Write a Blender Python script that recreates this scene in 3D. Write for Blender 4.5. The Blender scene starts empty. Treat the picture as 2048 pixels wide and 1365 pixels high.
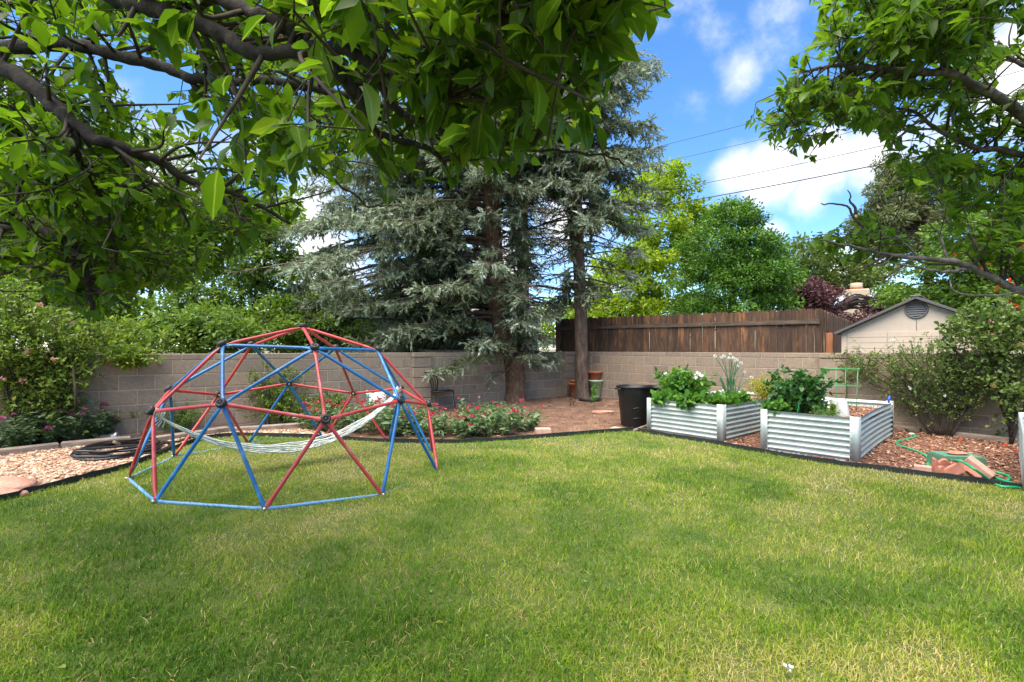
import bpy, math, random
import numpy as np
from mathutils import Vector, Matrix
from mathutils.geometry import delaunay_2d_cdt

SC = bpy.context.scene
COL = SC.collection
R = math.radians
rng = np.random.default_rng(11)
random.seed(11)

# ------------------------------------------------------------------ camera, sky, sun, exposure
F = 962.0          # focal length in photograph pixels (17 mm on a 36 mm sensor)
HZ = 698.0         # row of the horizon
H = 1.28           # camera height
cam = bpy.data.cameras.new('camera')
cam_o = bpy.data.objects.new('camera', cam)
COL.objects.link(cam_o)
cam_o.location = (0, 0, H)
cam_o.rotation_euler = (R(90), 0, 0)
cam.sensor_width = 36
cam.lens = F / 2048 * 36
cam.shift_y = (HZ - 682.5) / 2048
cam.clip_start = 0.05
cam.clip_end = 3000
SC.camera = cam_o

SUN_EL, SUN_AZ = 66.0, 222.0      # azimuth clockwise from +Y (the view direction)
EXPOSURE = 1.62
w = bpy.data.worlds.new('World')
SC.world = w
w.use_nodes = True
nt = w.node_tree
nt.nodes.clear()


def wn(t, **k):
    n = nt.nodes.new(t)
    for a, b in k.items():
        setattr(n, a, b)
    return n


def wm(op, a, b=None, c=None, clamp=False):
    n = wn('ShaderNodeMath', operation=op)
    n.use_clamp = clamp
    for i, v in enumerate((a, b, c)):
        if v is None:
            continue
        if isinstance(v, (int, float)):
            n.inputs[i].default_value = v
        else:
            nt.links.new(v, n.inputs[i])
    return n.outputs[0]


sky = wn('ShaderNodeTexSky', sky_type='NISHITA')
sky.sun_disc = False
sky.sun_elevation = R(SUN_EL)
sky.sun_rotation = R(SUN_AZ)
sky.altitude = 1600
sky.air_density = 1.0
sky.dust_density = 0.3
sky.ozone_density = 3.0
tc = wn('ShaderNodeTexCoord')
nrm = wn('ShaderNodeVectorMath', operation='NORMALIZE')
nt.links.new(tc.outputs['Generated'], nrm.inputs[0])
DIR = nrm.outputs[0]
sep = wn('ShaderNodeSeparateXYZ')
nt.links.new(DIR, sep.inputs[0])
# cloud layer: the direction projected on a flat ceiling
den = wm('ADD', wm('MAXIMUM', sep.outputs[2], 0.0), 0.16)
cx = wm('DIVIDE', sep.outputs[0], den)
cy = wm('DIVIDE', sep.outputs[1], den)
cmb = wn('ShaderNodeCombineXYZ')
nt.links.new(cx, cmb.inputs[0])
nt.links.new(cy, cmb.inputs[1])


def noise(scale, detail, vec, rough=0.55, off=(0, 0, 0)):
    mp = wn('ShaderNodeMapping')
    mp.inputs['Location'].default_value = off
    nt.links.new(vec, mp.inputs[0])
    n = wn('ShaderNodeTexNoise')
    n.inputs['Scale'].default_value = scale
    n.inputs['Detail'].default_value = detail
    n.inputs['Roughness'].default_value = rough
    nt.links.new(mp.outputs[0], n.inputs['Vector'])
    return n.outputs['Fac']


big = noise(1.1, 7, cmb.outputs[0], 0.6, (3.1, 1.7, 0))
fine = noise(5.5, 8, DIR, 0.62, (0.4, 0.2, 0.9))
# the clouds the photograph shows, as soft lumps in their directions
lump = None
for (px_, py_, rad, amp) in [
        (1440, 75, .06, .30), (1385, 190, .07, .36), (1470, 150, .075, .40), (1550, 95, .07, .30), (1560, 20, .08, .24),
        (1475, 340, .06, .5), (1550, 345, .075, .75), (1650, 325, .080, .7), (1750, 310, .085, .7), (1860, 300, .10, .5),
        (1520, 385, .05, .5), (1620, 380, .06, .5), (2040, 85, .09, .6), (2090, 150, .12, .6), (1540, 465, .04, .4),
        (1130, 440, .10, .6), (1000, 520, .12, .6), (1200, 560, .08, .4), (620, 430, .12, .6), (500, 300, .09, .5),
        (300, 330, .12, .6), (640, 520, .14, .6), (800, 430, .10, .5), (230, 190, .06, .4), (1700, 560, .10, .5),
        (300, 480, .12, .6), (80, 250, .12, .5)]:
    d = Vector(((px_ - 1024) / F, 1, (HZ - py_) / F)).normalized()
    dist = wn('ShaderNodeVectorMath', operation='DISTANCE')
    nt.links.new(DIR, dist.inputs[0])
    dist.inputs[1].default_value = d
    mr = wn('ShaderNodeMapRange')
    mr.interpolation_type = 'SMOOTHSTEP'
    mr.inputs['From Min'].default_value = rad * 1.25
    mr.inputs['From Max'].default_value = 0.0
    mr.inputs['To Min'].default_value = 0.0
    mr.inputs['To Max'].default_value = amp
    nt.links.new(dist.outputs['Value'], mr.inputs['Value'])
    lump = mr.outputs[0] if lump is None else wm('MAXIMUM', lump, mr.outputs[0])
gen = wm('MULTIPLY', wm('SUBTRACT', big, 0.50, clamp=True), 2.4)
dens = wm('ADD', wm('MAXIMUM', lump, wm('MULTIPLY', gen, 0.9)), wm('MULTIPLY', wm('SUBTRACT', fine, 0.5), 1.15))
cl = wn('ShaderNodeMapRange')
cl.interpolation_type = 'SMOOTHSTEP'
cl.inputs['From Min'].default_value = 0.10
cl.inputs['From Max'].default_value = 0.66
nt.links.new(dens, cl.inputs['Value'])
shade = noise(3.2, 6, DIR, 0.6, (0.4, 0.2, 1.0))
ccol = wn('ShaderNodeValToRGB')
ccol.color_ramp.elements[0].position = 0.36
ccol.color_ramp.elements[0].color = (2.7, 2.8, 3.0, 1)
ccol.color_ramp.elements[1].position = 0.62
ccol.color_ramp.elements[1].color = (4.9, 4.8, 4.6, 1)
nt.links.new(shade, ccol.inputs[0])
hsv = wn('ShaderNodeHueSaturation')
hsv.inputs['Saturation'].default_value = 1.2
hsv.inputs['Value'].default_value = 1.0
nt.links.new(sky.outputs[0], hsv.inputs['Color'])
mx = wn('ShaderNodeMix', data_type='RGBA')
nt.links.new(cl.outputs[0], mx.inputs[0])
nt.links.new(hsv.outputs[0], mx.inputs[6])
nt.links.new(ccol.outputs[0], mx.inputs[7])
bg = wn('ShaderNodeBackground')
bg.inputs['Strength'].default_value = 0.115
nt.links.new(mx.outputs[2], bg.inputs['Color'])
wo = wn('ShaderNodeOutputWorld')
nt.links.new(bg.outputs[0], wo.inputs[0])

sl = bpy.data.lights.new('sun', 'SUN')
sl.energy = 4.0
sl.angle = R(75)
sl.color = (1.0, 0.89, 0.72)
so = bpy.data.objects.new('sun', sl)
COL.objects.link(so)
el, az = R(SUN_EL), R(SUN_AZ)
sv = Vector((math.sin(az) * math.cos(el), math.cos(az) * math.cos(el), math.sin(el)))
so.rotation_euler = (-sv).to_track_quat('-Z', 'Y').to_euler()
so.location = sv * 30

SC.view_settings.view_transform = 'Standard'
SC.view_settings.look = 'None'
SC.view_settings.exposure = EXPOSURE
SC.view_settings.gamma = 1
SC.view_settings.use_curve_mapping = False
SC.cycles.max_bounces = 7
SC.cycles.diffuse_bounces = 4
SC.cycles.glossy_bounces = 2
SC.cycles.transmission_bounces = 5
SC.cycles.transparent_max_bounces = 6
SC.cycles.sample_clamp_indirect = 6
SC.cycles.use_denoising = True
SC.cycles.use_adaptive_sampling = True
SC.cycles.adaptive_threshold = 0.02
# ------------------------------------------------------------------ helpers
def norm(v):
    v = np.asarray(v, float)
    return v / np.maximum(np.linalg.norm(v, axis=-1, keepdims=True), 1e-9)


def smooth(a, b, x):
    t = np.clip((np.asarray(x, float) - a) / (b - a), 0, 1)
    return t * t * (3 - 2 * t)


def gz(x, y):
    """height of the ground: a touch higher at the left and towards the back corner"""
    t = -0.036 * (np.asarray(x, float) + 2.32)
    t = np.clip(t, -0.03, 0.075)
    return t + 0.10 * smooth(8.3, 11.5, y)


def px(x, y, d):
    return np.array([(x - 1024) / F * d, d, H + (HZ - y) / F * d])


def gpt(x, y, dz=0.0):
    z = 0.0
    for _ in range(6):
        d = F * (H - z) / (y - HZ)
        X = (x - 1024) / F * d
        z = float(gz(X, d)) + dz
    return np.array([X, d, z])


def project(P):
    P = np.asarray(P, float)
    y = np.maximum(P[..., 1], 0.05)
    return np.stack([1024 + F * P[..., 0] / y, HZ - F * (P[..., 2] - H) / y], -1)


def inpoly(pts, poly):
    x, y = pts[:, 0], pts[:, 1]
    poly = np.asarray(poly, float)
    c = np.zeros(len(pts), bool)
    j = len(poly) - 1
    for i in range(len(poly)):
        xi, yi = poly[i]
        xj, yj = poly[j]
        if yi != yj:
            m = ((yi > y) != (yj > y)) & (x < (xj - xi) * (y - yi) / (yj - yi) + xi)
            c ^= m
        j = i
    return c


_vn = rng.random((64, 64))


def vnoise(x, y, s):
    x = np.asarray(x, float) * s + 100
    y = np.asarray(y, float) * s + 100
    xi, yi = np.floor(x).astype(int), np.floor(y).astype(int)
    fx, fy = x - xi, y - yi
    fx, fy = fx * fx * (3 - 2 * fx), fy * fy * (3 - 2 * fy)
    g = lambda a, b: _vn[a % 64, b % 64]
    return (g(xi, yi) * (1 - fx) + g(xi + 1, yi) * fx) * (1 - fy) + (g(xi, yi + 1) * (1 - fx) + g(xi + 1, yi + 1) * fx) * fy


def fbm(x, y, s, o=4):
    t, a, n = 0, 1.0, 0
    for i in range(o):
        t = t + a * vnoise(np.asarray(x) + 17.3 * i, np.asarray(y) - 9.1 * i, s * 2 ** i)
        n += a
        a *= .55
    return t / n


def mk(name, V, Fs, mat=None, attr=None, smooth_=False):
    me = bpy.data.meshes.new(name)
    V = np.asarray(V, np.float32).reshape(-1, 3)
    Fs = [np.asarray(f, np.int32) for f in Fs if len(f)]
    me.vertices.add(len(V))
    me.vertices.foreach_set('co', V.ravel())
    loops = np.concatenate([f.ravel() for f in Fs])
    sizes = np.concatenate([np.full(len(f), f.shape[1]) for f in Fs])
    starts = np.concatenate([[0], np.cumsum(sizes)[:-1]]).astype(np.int32)
    me.loops.add(len(loops))
    me.loops.foreach_set('vertex_index', loops)
    me.polygons.add(len(sizes))
    me.polygons.foreach_set('loop_start', starts)
    me.polygons.foreach_set('use_smooth', np.full(len(sizes), bool(smooth_)))
    me.update(calc_edges=True)
    if attr:
        for k, a in attr.items():
            at = me.attributes.new(k, 'FLOAT', 'POINT')
            at.data.foreach_set('value', np.asarray(a, np.float32))
    if mat:
        me.materials.append(mat)
    return me


def frame(t):
    t = norm(t)
    up = np.array([0, 0, 1.0]) if abs(t[2]) < 0.9 else np.array([1.0, 0, 0])
    a = norm(np.cross(up, t))
    return a, np.cross(t, a)


class MB:
    """collects shapes; build() links them as ONE mesh object"""

    def __init__(s):
        s.V, s.F, s.n, s.A = [], {3: [], 4: []}, 0, []

    def add(s, V, faces, a=None):
        V = np.asarray(V, float).reshape(-1, 3)
        for f in faces:
            f = np.asarray(f, int)
            if f.ndim == 1:
                f = f[None]
            if len(f):
                s.F.setdefault(f.shape[1], []).append(f + s.n)
        s.V.append(V)
        s.A.append(np.full(len(V), 0.5) if a is None else np.broadcast_to(np.asarray(a, float), (len(V),)))
        s.n += len(V)
        return s

    def box(s, c, size, rot=None, taper=1.0, bev=0.0):
        sx, sy, sz = np.asarray(size, float) / 2
        if bev <= 0:
            v = np.array([(x * sx * (taper if z > 0 else 1), y * sy * (taper if z > 0 else 1), z * sz)
                          for z in (-1, 1) for y in (-1, 1) for x in (-1, 1)])
            f = [[(0, 2, 3, 1), (4, 5, 7, 6), (0, 1, 5, 4), (2, 6, 7, 3), (0, 4, 6, 2), (1, 3, 7, 5)]]
        else:
            v, idx = [], {}
            for ax in range(3):
                for sg in [(a, b, c_) for a in (-1, 1) for b in (-1, 1) for c_ in (-1, 1)]:
                    p = [sg[0] * (sx - bev), sg[1] * (sy - bev), sg[2] * (sz - bev)]
                    p[ax] = sg[ax] * (sx, sy, sz)[ax]
                    idx[(ax, sg)] = len(v)
                    v.append(p)
            v = np.array(v)
            q, t = [], []
            for ax in range(3):
                o = [i for i in range(3) if i != ax]
                for sgn in (-1, 1):
                    ring = []
                    for (a, b) in ((-1, -1), (1, -1), (1, 1), (-1, 1)):
                        g = [0, 0, 0]
                        g[ax], g[o[0]], g[o[1]] = sgn, a, b
                        ring.append(idx[(ax, tuple(g))])
                    q.append(ring if (sgn > 0) == (ax != 1) else ring[::-1])
            for ax in range(3):
                o = [i for i in range(3) if i != ax]
                for a in (-1, 1):
                    for b in (-1, 1):
                        g0 = [0, 0, 0]
                        g0[o[0]], g0[o[1]] = a, b
                        gm, gp = list(g0), list(g0)
                        gm[ax], gp[ax] = -1, 1
                        q.append([idx[(o[0], tuple(gm))], idx[(o[0], tuple(gp))], idx[(o[1], tuple(gp))], idx[(o[1], tuple(gm))]])
            for sg in [(a, b, c_) for a in (-1, 1) for b in (-1, 1) for c_ in (-1, 1)]:
                t.append([idx[(0, sg)], idx[(1, sg)], idx[(2, sg)]])
            f = [q, t]
        if rot is not None:
            v = v @ np.array(rot).T
        return s.add(v + np.asarray(c, float), f)

    def tube(s, pts, rad, n=8, cap=True, a=None):
        pts = np.asarray(pts, float)
        m = len(pts)
        rad = np.broadcast_to(np.asarray(rad, float), (m,))
        T = norm(np.gradient(pts, axis=0))
        A = np.zeros((m, 3))
        a0, _ = frame(T[0])
        for i in range(m):
            a0 = norm(a0 - T[i] * np.dot(a0, T[i]))
            A[i] = a0
        B = np.cross(T, A)
        th = np.arange(n) * 2 * np.pi / n
        V = pts[:, None] + rad[:, None, None] * (np.cos(th)[None, :, None] * A[:, None] + np.sin(th)[None, :, None] * B[:, None])
        i = np.arange(m - 1)[:, None] * n
        j = np.arange(n)[None]
        k = (j + 1) % n
        q = np.stack([i + j, i + k, i + n + k, i + n + j], -1).reshape(-1, 4)
        fs = [q]
        V = V.reshape(-1, 3)
        if cap:
            V = np.vstack([V, pts[:1], pts[-1:]])
            c0, c1 = m * n, m * n + 1
            jj = np.arange(n)
            fs.append(np.stack([np.full(n, c0), (jj + 1) % n, jj], -1))
            fs.append(np.stack([np.full(n, c1), (m - 1) * n + jj, (m - 1) * n + (jj + 1) % n], -1))
        aa = None
        if a is not None:
            aa = np.repeat(np.broadcast_to(np.asarray(a, float), (m,)), n)
            if cap:
                aa = np.concatenate([aa, aa[:1], aa[-1:]])
        return s.add(V, fs, aa)

    def lathe(s, prof, n=24, c=(0, 0, 0), ax=None, closed=False):
        """prof: (r, z) pairs around z (or around axis ax)"""
        prof = np.asarray(prof, float)
        th = np.arange(n) * 2 * np.pi / n
        V = np.stack([prof[:, 0][:, None] * np.cos(th), prof[:, 0][:, None] * np.sin(th), np.repeat(prof[:, 1][:, None], n, 1)], -1)
        m = len(prof)
        i = np.arange(m - 1)[:, None] * n
        j = np.arange(n)[None]
        k = (j + 1) % n
        q = np.stack([i + j, i + k, i + n + k, i + n + j], -1).reshape(-1, 4)
        V = V.reshape(-1, 3)
        if ax is not None:
            t = norm(ax)
            a, b = frame(t)
            V = V[:, :1] * a + V[:, 1:2] * b + V[:, 2:] * t
        return s.add(V + np.asarray(c, float), [q])

    def sweep(s, prof, n_prof_axis, length_pts):
        pass

    def data(s, name, mat=None, smooth_=False):
        V = np.vstack(s.V)
        Fs = [np.vstack(f) for f in s.F.values() if f]
        return mk(name, V, Fs, mat, {'rnd': np.concatenate(s.A)}, smooth_)


def link(name, me, parent=None, loc=None):
    o = bpy.data.objects.new(name, me)
    COL.objects.link(o)
    if parent is not None:
        o.parent = parent
    if loc is not None:
        o.location = loc
    return o


def tag(o, label=None, cat=None, group=None, kind=None):
    if label:
        o['label'] = label
    if cat:
        o['category'] = cat
    if group:
        o['group'] = group
    if kind:
        o['kind'] = kind
    return o


def thing(name, label, cat, loc=(0, 0, 0), rz=0.0, group=None):
    o = bpy.data.objects.new(name, None)
    COL.objects.link(o)
    o.empty_display_size = 0.1
    o.location = loc
    o.rotation_euler = (0, 0, rz)
    return tag(o, label, cat, group)


def part(name, mb, mat, parent, smooth_=False, world=True, loc=None):
    """a mesh under its thing; world=True means its vertices are given in world space"""
    me = mb.data(name, mat, smooth_) if isinstance(mb, MB) else mb
    if world:
        r = parent
        off = np.zeros(3)
        while r is not None:
            off += np.array(r.location)
            r = r.parent
        me.transform(Matrix.Translation(Vector(-off)))
    return link(name, me, parent, loc)


def copy_tree(o, parent=None):
    c = o.copy()
    COL.objects.link(c)
    c.parent = parent
    for ch in o.children:
        copy_tree(ch, c)
    return c


def solo(name, mb, mat, label, cat, loc, group=None, smooth_=False, world=True):
    me = mb.data(name, mat, smooth_) if isinstance(mb, MB) else mb
    if world:
        me.transform(Matrix.Translation(-Vector(loc)))
    return tag(link(name, me, None, loc), label, cat, group)


def cr(pts, n=6):
    """Catmull-Rom through the points"""
    P = np.asarray(pts, float)
    Q = np.vstack([2 * P[0] - P[1], P, 2 * P[-1] - P[-2]])
    out = []
    t = np.linspace(0, 1, n, endpoint=False)[:, None]
    for i in range(len(P) - 1):
        a, b, c, d = Q[i], Q[i + 1], Q[i + 2], Q[i + 3]
        out.append(.5 * (2 * b + (c - a) * t + (2 * a - 5 * b + 4 * c - d) * t * t + (3 * b - 3 * c + d - a) * t ** 3))
    return np.vstack(out + [P[-1:]])


# leaf shapes: x along the leaf, y across, z up; unit length
def leaf_tmpl(wd=.24, fold=.06, droop=.14):
    V = np.array([(0, 0, 0), (.35, 0, 0), (.7, 0, -droop * .45), (1, 0, -droop),
                  (.14, wd * .55, fold * .5), (.42, wd, fold), (.72, wd * .72, fold * .4 - droop * .4),
                  (.14, -wd * .55, fold * .5), (.42, -wd, fold), (.72, -wd * .72, fold * .4 - droop * .4)], float)
    q = [(0, 1, 5, 4), (1, 2, 6, 5), (1, 0, 7, 8), (2, 1, 8, 9)]
    t = [(2, 3, 6), (3, 2, 9)]
    return V, [np.array(q), np.array(t)]


def leaf_lite(wd=.2, fold=.05, droop=.2):
    return (np.array([(0, 0, 0), (.5, 0, -droop * .2), (1, 0, -droop), (.42, wd, fold), (.42, -wd, fold)], float),
            [np.array([(0, 1, 3), (1, 2, 3), (1, 0, 4), (2, 1, 4)])])


LEAF = leaf_tmpl()
LEAFW = leaf_tmpl(.30, .05, .1)
DIAM = (np.array([(0, 0, 0), (.45, .26, .07), (1, 0, -.08), (.45, -.26, .07)], float), [np.array([(0, 2, 1), (0, 3, 2)])])
LANCE = (np.array([(0, 0, 0), (.45, .13, .04), (1, 0, -.12), (.45, -.13, .04)], float), [np.array([(0, 2, 1), (0, 3, 2)])])
ROUND = (np.array([(0, 0, 0), (.25, .32, .05), (.75, .3, .03), (1, 0, -.05), (.75, -.3, .03), (.25, -.32, .05)], float),
         [np.array([(0, 3, 2, 1), (0, 5, 4, 3)])])


def _shoot():
    V, T = [], []
    # a bottle brush of stiff needle bundles along the shoot, swept forwards
    for k in range(10):
        x = .0 + .088 * k
        a = k * 2.39996
        rr = .20 * (1 - .3 * k / 9)
        c, s_ = math.cos(a), math.sin(a)
        b = len(V)
        V += [(x - .02, -.062 * s_, .062 * c), (x + .02, .062 * s_, -.062 * c), (x + .30, rr * c, rr * s_)]
        T += [(b, b + 1, b + 2)]
    return np.array(V), [np.array(T)]


SHOOT = _shoot()


def stamp(tm, P, D, N, size, rnd=None, width=1.0):
    """copies of a leaf template at P, along D, facing N -> V, faces, rnd"""
    T, fs = tm
    P, D, N = np.asarray(P, float), norm(D), np.asarray(N, float)
    size = np.broadcast_to(np.asarray(size, float), (len(P),))
    S = norm(np.cross(N, D))
    N = np.cross(D, S)
    V = P[:, None] + size[:, None, None] * (T[None, :, 0:1] * D[:, None] + T[None, :, 1:2] * width * S[:, None] + T[None, :, 2:3] * N[:, None])
    k = len(T)
    off = (np.arange(len(P)) * k)[:, None, None]
    Fs = [(f[None] + off).reshape(-1, f.shape[1]) for f in fs]
    rnd = rng.random(len(P)) if rnd is None else rnd
    return V.reshape(-1, 3), Fs, np.repeat(rnd, k)


def stamped(name, tm, P, D, N, size, mat, rnd=None, width=1.0, smooth_=True):
    V, Fs, a = stamp(tm, P, D, N, size, rnd, width)
    return mk(name, V, Fs, mat, {'rnd': a}, smooth_)


def sticks(A, B, ra, rb, n=3):
    """many straight tapered sticks at once -> V, faces"""
    A, B = np.asarray(A, float), np.asarray(B, float)
    T = norm(B - A)
    up = np.where(np.abs(T[:, 2:3]) < .9, np.array([[0, 0, 1.0]]), np.array([[1.0, 0, 0]]))
    X = norm(np.cross(up, T))
    Y = np.cross(T, X)
    th = np.arange(n) * 2 * np.pi / n
    ring = np.cos(th)[None, :, None] * X[:, None] + np.sin(th)[None, :, None] * Y[:, None]
    ra = np.broadcast_to(np.asarray(ra, float), (len(A),))[:, None, None]
    rb = np.broadcast_to(np.asarray(rb, float), (len(A),))[:, None, None]
    V = np.concatenate([A[:, None] + ra * ring, B[:, None] + rb * ring], 1)
    j = np.arange(n)
    k = (j + 1) % n
    q = np.stack([j, k, n + k, n + j], -1)
    Fq = (q[None] + (np.arange(len(A)) * 2 * n)[:, None, None]).reshape(-1, 4)
    return V.reshape(-1, 3), [Fq]


def rdir(n, up=0.0, flat=1.0):
    v = rng.normal(size=(n, 3))
    v[:, 2] = v[:, 2] * flat + up
    return norm(v)
# ------------------------------------------------------------------ materials
MATS = {}


def base_mat(name):
    m = bpy.data.materials.new(name)
    m.use_nodes = True
    t = m.node_tree
    t.nodes.clear()
    out = t.nodes.new('ShaderNodeOutputMaterial')
    bs = t.nodes.new('ShaderNodeBsdfPrincipled')
    t.links.new(bs.outputs[0], out.inputs[0])
    MATS[name] = m
    return m, t, bs, out


def ramp(t, src, stops):
    r = t.nodes.new('ShaderNodeValToRGB')
    e = r.color_ramp.elements
    while len(e) < len(stops):
        e.new(.5)
    for q, (p, c) in zip(e, stops):
        q.position = p
        q.color = (*c, 1)
    t.links.new(src, r.inputs[0])
    return r.outputs[0]


def tnoise(t, scale, detail=5, rough=.6, stretch=(1, 1, 1), shift=False, kind='Object', dist=0.0):
    tc = t.nodes.new('ShaderNodeTexCoord')
    mp = t.nodes.new('ShaderNodeMapping')
    mp.inputs['Scale'].default_value = stretch
    t.links.new(tc.outputs[kind], mp.inputs[0])
    if shift:
        oi = t.nodes.new('ShaderNodeObjectInfo')
        ml = t.nodes.new('ShaderNodeMath')
        ml.operation = 'MULTIPLY'
        ml.inputs[1].default_value = 37.0
        t.links.new(oi.outputs['Random'], ml.inputs[0])
        t.links.new(ml.outputs[0], mp.inputs['Location'])
    n = t.nodes.new('ShaderNodeTexNoise')
    n.inputs['Scale'].default_value = scale
    n.inputs['Detail'].default_value = detail
    n.inputs['Roughness'].default_value = rough
    n.inputs['Distortion'].default_value = dist
    t.links.new(mp.outputs[0], n.inputs['Vector'])
    return n.outputs['Fac']


def mixc(t, fac, a, b, mode='MIX'):
    m = t.nodes.new('ShaderNodeMix')
    m.data_type = 'RGBA'
    m.blend_type = mode
    for i, v in ((0, fac), (6, a), (7, b)):
        if isinstance(v, (int, float)):
            m.inputs[i].default_value = v
        elif isinstance(v, tuple):
            m.inputs[i].default_value = (*v, 1)
        else:
            t.links.new(v, m.inputs[i])
    return m.outputs[2]


def bump(t, bs, h, strength=.4, dist=.01):
    b = t.nodes.new('ShaderNodeBump')
    b.inputs['Strength'].default_value = strength
    b.inputs['Distance'].default_value = dist
    t.links.new(h, b.inputs['Height'])
    t.links.new(b.outputs[0], bs.inputs['Normal'])


def surf(name, stops, scale=6, rough=.75, bstr=.4, bdist=.006, detail=6, stretch=(1, 1, 1), shift=False, metal=0.0,
         spots=None, objvar=0.0, fine=None, spec=None):
    m, t, bs, out = base_mat(name)
    n = tnoise(t, scale, detail, .62, stretch, shift)
    c = ramp(t, n, stops)
    if spots:                         # (colour, scale, threshold, softness)
        s = tnoise(t, spots[1], 4, .6, stretch, shift)
        f = ramp(t, s, [(spots[2], (0, 0, 0)), (min(1, spots[2] + spots[3]), (1, 1, 1))])
        c = mixc(t, f, c, spots[0])
    if objvar:
        oi = t.nodes.new('ShaderNodeObjectInfo')
        v = ramp(t, oi.outputs['Random'], [(0, (1 - objvar,) * 3), (1, (1 + objvar,) * 3)])
        c = mixc(t, 1.0, c, v, 'MULTIPLY')
    t.links.new(c, bs.inputs['Base Color'])
    bs.inputs['Roughness'].default_value = rough
    bs.inputs['Metallic'].default_value = metal
    if spec is not None:
        bs.inputs['Specular IOR Level'].default_value = spec
    if bstr:
        h = tnoise(t, fine or scale * 6, 6, .65, stretch, shift)
        bump(t, bs, h, bstr, bdist)
    return m


def leafmat(name, stops, transl=.38, rough=.45, obj=False, tcol=(1.25, 1.35, .55), spec=.35, vein=False):
    m, t, bs, out = base_mat(name)
    if obj:
        src = t.nodes.new('ShaderNodeObjectInfo').outputs['Random']
    else:
        a = t.nodes.new('ShaderNodeAttribute')
        a.attribute_name = 'rnd'
        src = a.outputs['Fac']
    c = ramp(t, src, stops)
    if vein:                                   # paler midrib and side veins, carried by the leaf's own mid attribute
        am = t.nodes.new('ShaderNodeAttribute')
        am.attribute_name = 'mid'
        c = mixc(t, ramp(t, am.outputs['Fac'], [(.86, (0, 0, 0)), (.97, (.55, .55, .55))]), c, (.26, .32, .10))
    t.links.new(c, bs.inputs['Base Color'])
    bs.inputs['Roughness'].default_value = rough
    bs.inputs['Specular IOR Level'].default_value = spec
    if transl > 0:
        tr = t.nodes.new('ShaderNodeBsdfTranslucent')
        t.links.new(mixc(t, 1.0, c, tcol, 'MULTIPLY'), tr.inputs[0])
        mxs = t.nodes.new('ShaderNodeMixShader')
        mxs.inputs[0].default_value = transl
        t.links.new(bs.outputs[0], mxs.inputs[1])
        t.links.new(tr.outputs[0], mxs.inputs[2])
        t.links.new(mxs.outputs[0], out.inputs[0])
    return m


def plain(name, col, rough=.5, metal=0.0, var=.12, scale=8, bstr=.08, **k):
    lo = tuple(c * (1 - var) for c in col)
    hi = tuple(c * (1 + var) for c in col)
    return surf(name, [(.3, lo), (.7, hi)], scale, rough, bstr, .002, metal=metal, **k)


surf('soil', [(.3, (.10, .065, .045)), (.55, (.19, .125, .085)), (.75, (.27, .19, .13))], 2.5, .95, .7, .02)
surf('dirt_litter', [(.28, (.075, .038, .023)), (.5, (.16, .088, .054)), (.74, (.25, .150, .095))], 3.2, .95, .8, .03,
     spots=((.28, .175, .11), 1.1, .55, .12))
surf('bark_mulch', [(.3, (.075, .032, .02)), (.5, (.17, .075, .045)), (.72, (.30, .16, .10))], 22, .9, .9, .02)
surf('gravel_base', [(.3, (.26, .16, .11)), (.5, (.42, .27, .19)), (.72, (.58, .42, .31))], 30, .9, .8, .02)
surf('lawn_soil', [(.3, (.040, .075, .010)), (.52, (.075, .105, .018)), (.72, (.16, .14, .05))], 4, .95, .6, .02)
surf('far_ground', [(.3, (.10, .10, .05)), (.7, (.20, .17, .10))], .6, .95, .4, .02)

# concrete block: tan grey with sooty blotches
m, t, bs, out = base_mat('block')
n = tnoise(t, 24, 8, .75, shift=True)
c = ramp(t, n, [(.25, (.205, .160, .118)), (.5, (.265, .209, .155)), (.75, (.33, .262, .197))])
oi = t.nodes.new('ShaderNodeObjectInfo')
c = mixc(t, 1.0, c, ramp(t, oi.outputs['Random'], [(0, (.80, .80, .82)), (.3, (1, .99, .98)), (.7, (1.07, 1.03, .98)), (1, (.88, .88, .90))]), 'MULTIPLY')
s = tnoise(t, 5, 9, .78, shift=True)
c = mixc(t, ramp(t, s, [(.52, (0, 0, 0)), (.72, (.6, .6, .6))]), c, (.105, .09, .075))
g = tnoise(t, 90, 3, .7, shift=True)
c = mixc(t, 1.0, c, ramp(t, g, [(.3, (.78, .78, .78)), (.7, (1.15, 1.15, 1.15))]), 'MULTIPLY')
t.links.new(c, bs.inputs['Base Color'])
bs.inputs['Roughness'].default_value = .93
bump(t, bs, g, .5, .006)
surf('mortar', [(.3, (.32, .255, .185)), (.7, (.41, .33, .245))], 14, .95, .4, .004)

# weathered cedar: dark grey brown, orange where the weather has not reached
m, t, bs, out = base_mat('picket')
n = tnoise(t, 3.0, 7, .65, (7, 7, .8), shift=True)
c = ramp(t, n, [(.25, (.022, .013, .008)), (.5, (.068, .039, .023)), (.75, (.15, .087, .050))])
o2 = tnoise(t, 1.8, 5, .6, (5, 5, .9), shift=True)
c = mixc(t, ramp(t, o2, [(.55, (0, 0, 0)), (.70, (.85, .85, .85))]), c, (.27, .125, .05))
oi = t.nodes.new('ShaderNodeObjectInfo')
c = mixc(t, 1.0, c, ramp(t, oi.outputs['Random'], [(0, (.65, .60, .55)), (.5, (1.05, .98, .88)), (1, (1.6, 1.35, 1.1))]), 'MULTIPLY')
t.links.new(c, bs.inputs['Base Color'])
bs.inputs['Roughness'].default_value = .85
bump(t, bs, n, .6, .004)
surf('rail_wood', [(.28, (.030, .022, .016)), (.52, (.085, .058, .040)), (.75, (.17, .115, .075))], 3, .85, .5, .004, stretch=(1, 8, 8))
surf('timber', [(.28, (.13, .10, .075)), (.5, (.24, .19, .15)), (.75, (.36, .29, .22))], 4, .9, .6, .008, stretch=(1.5, 1.5, 6))
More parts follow.
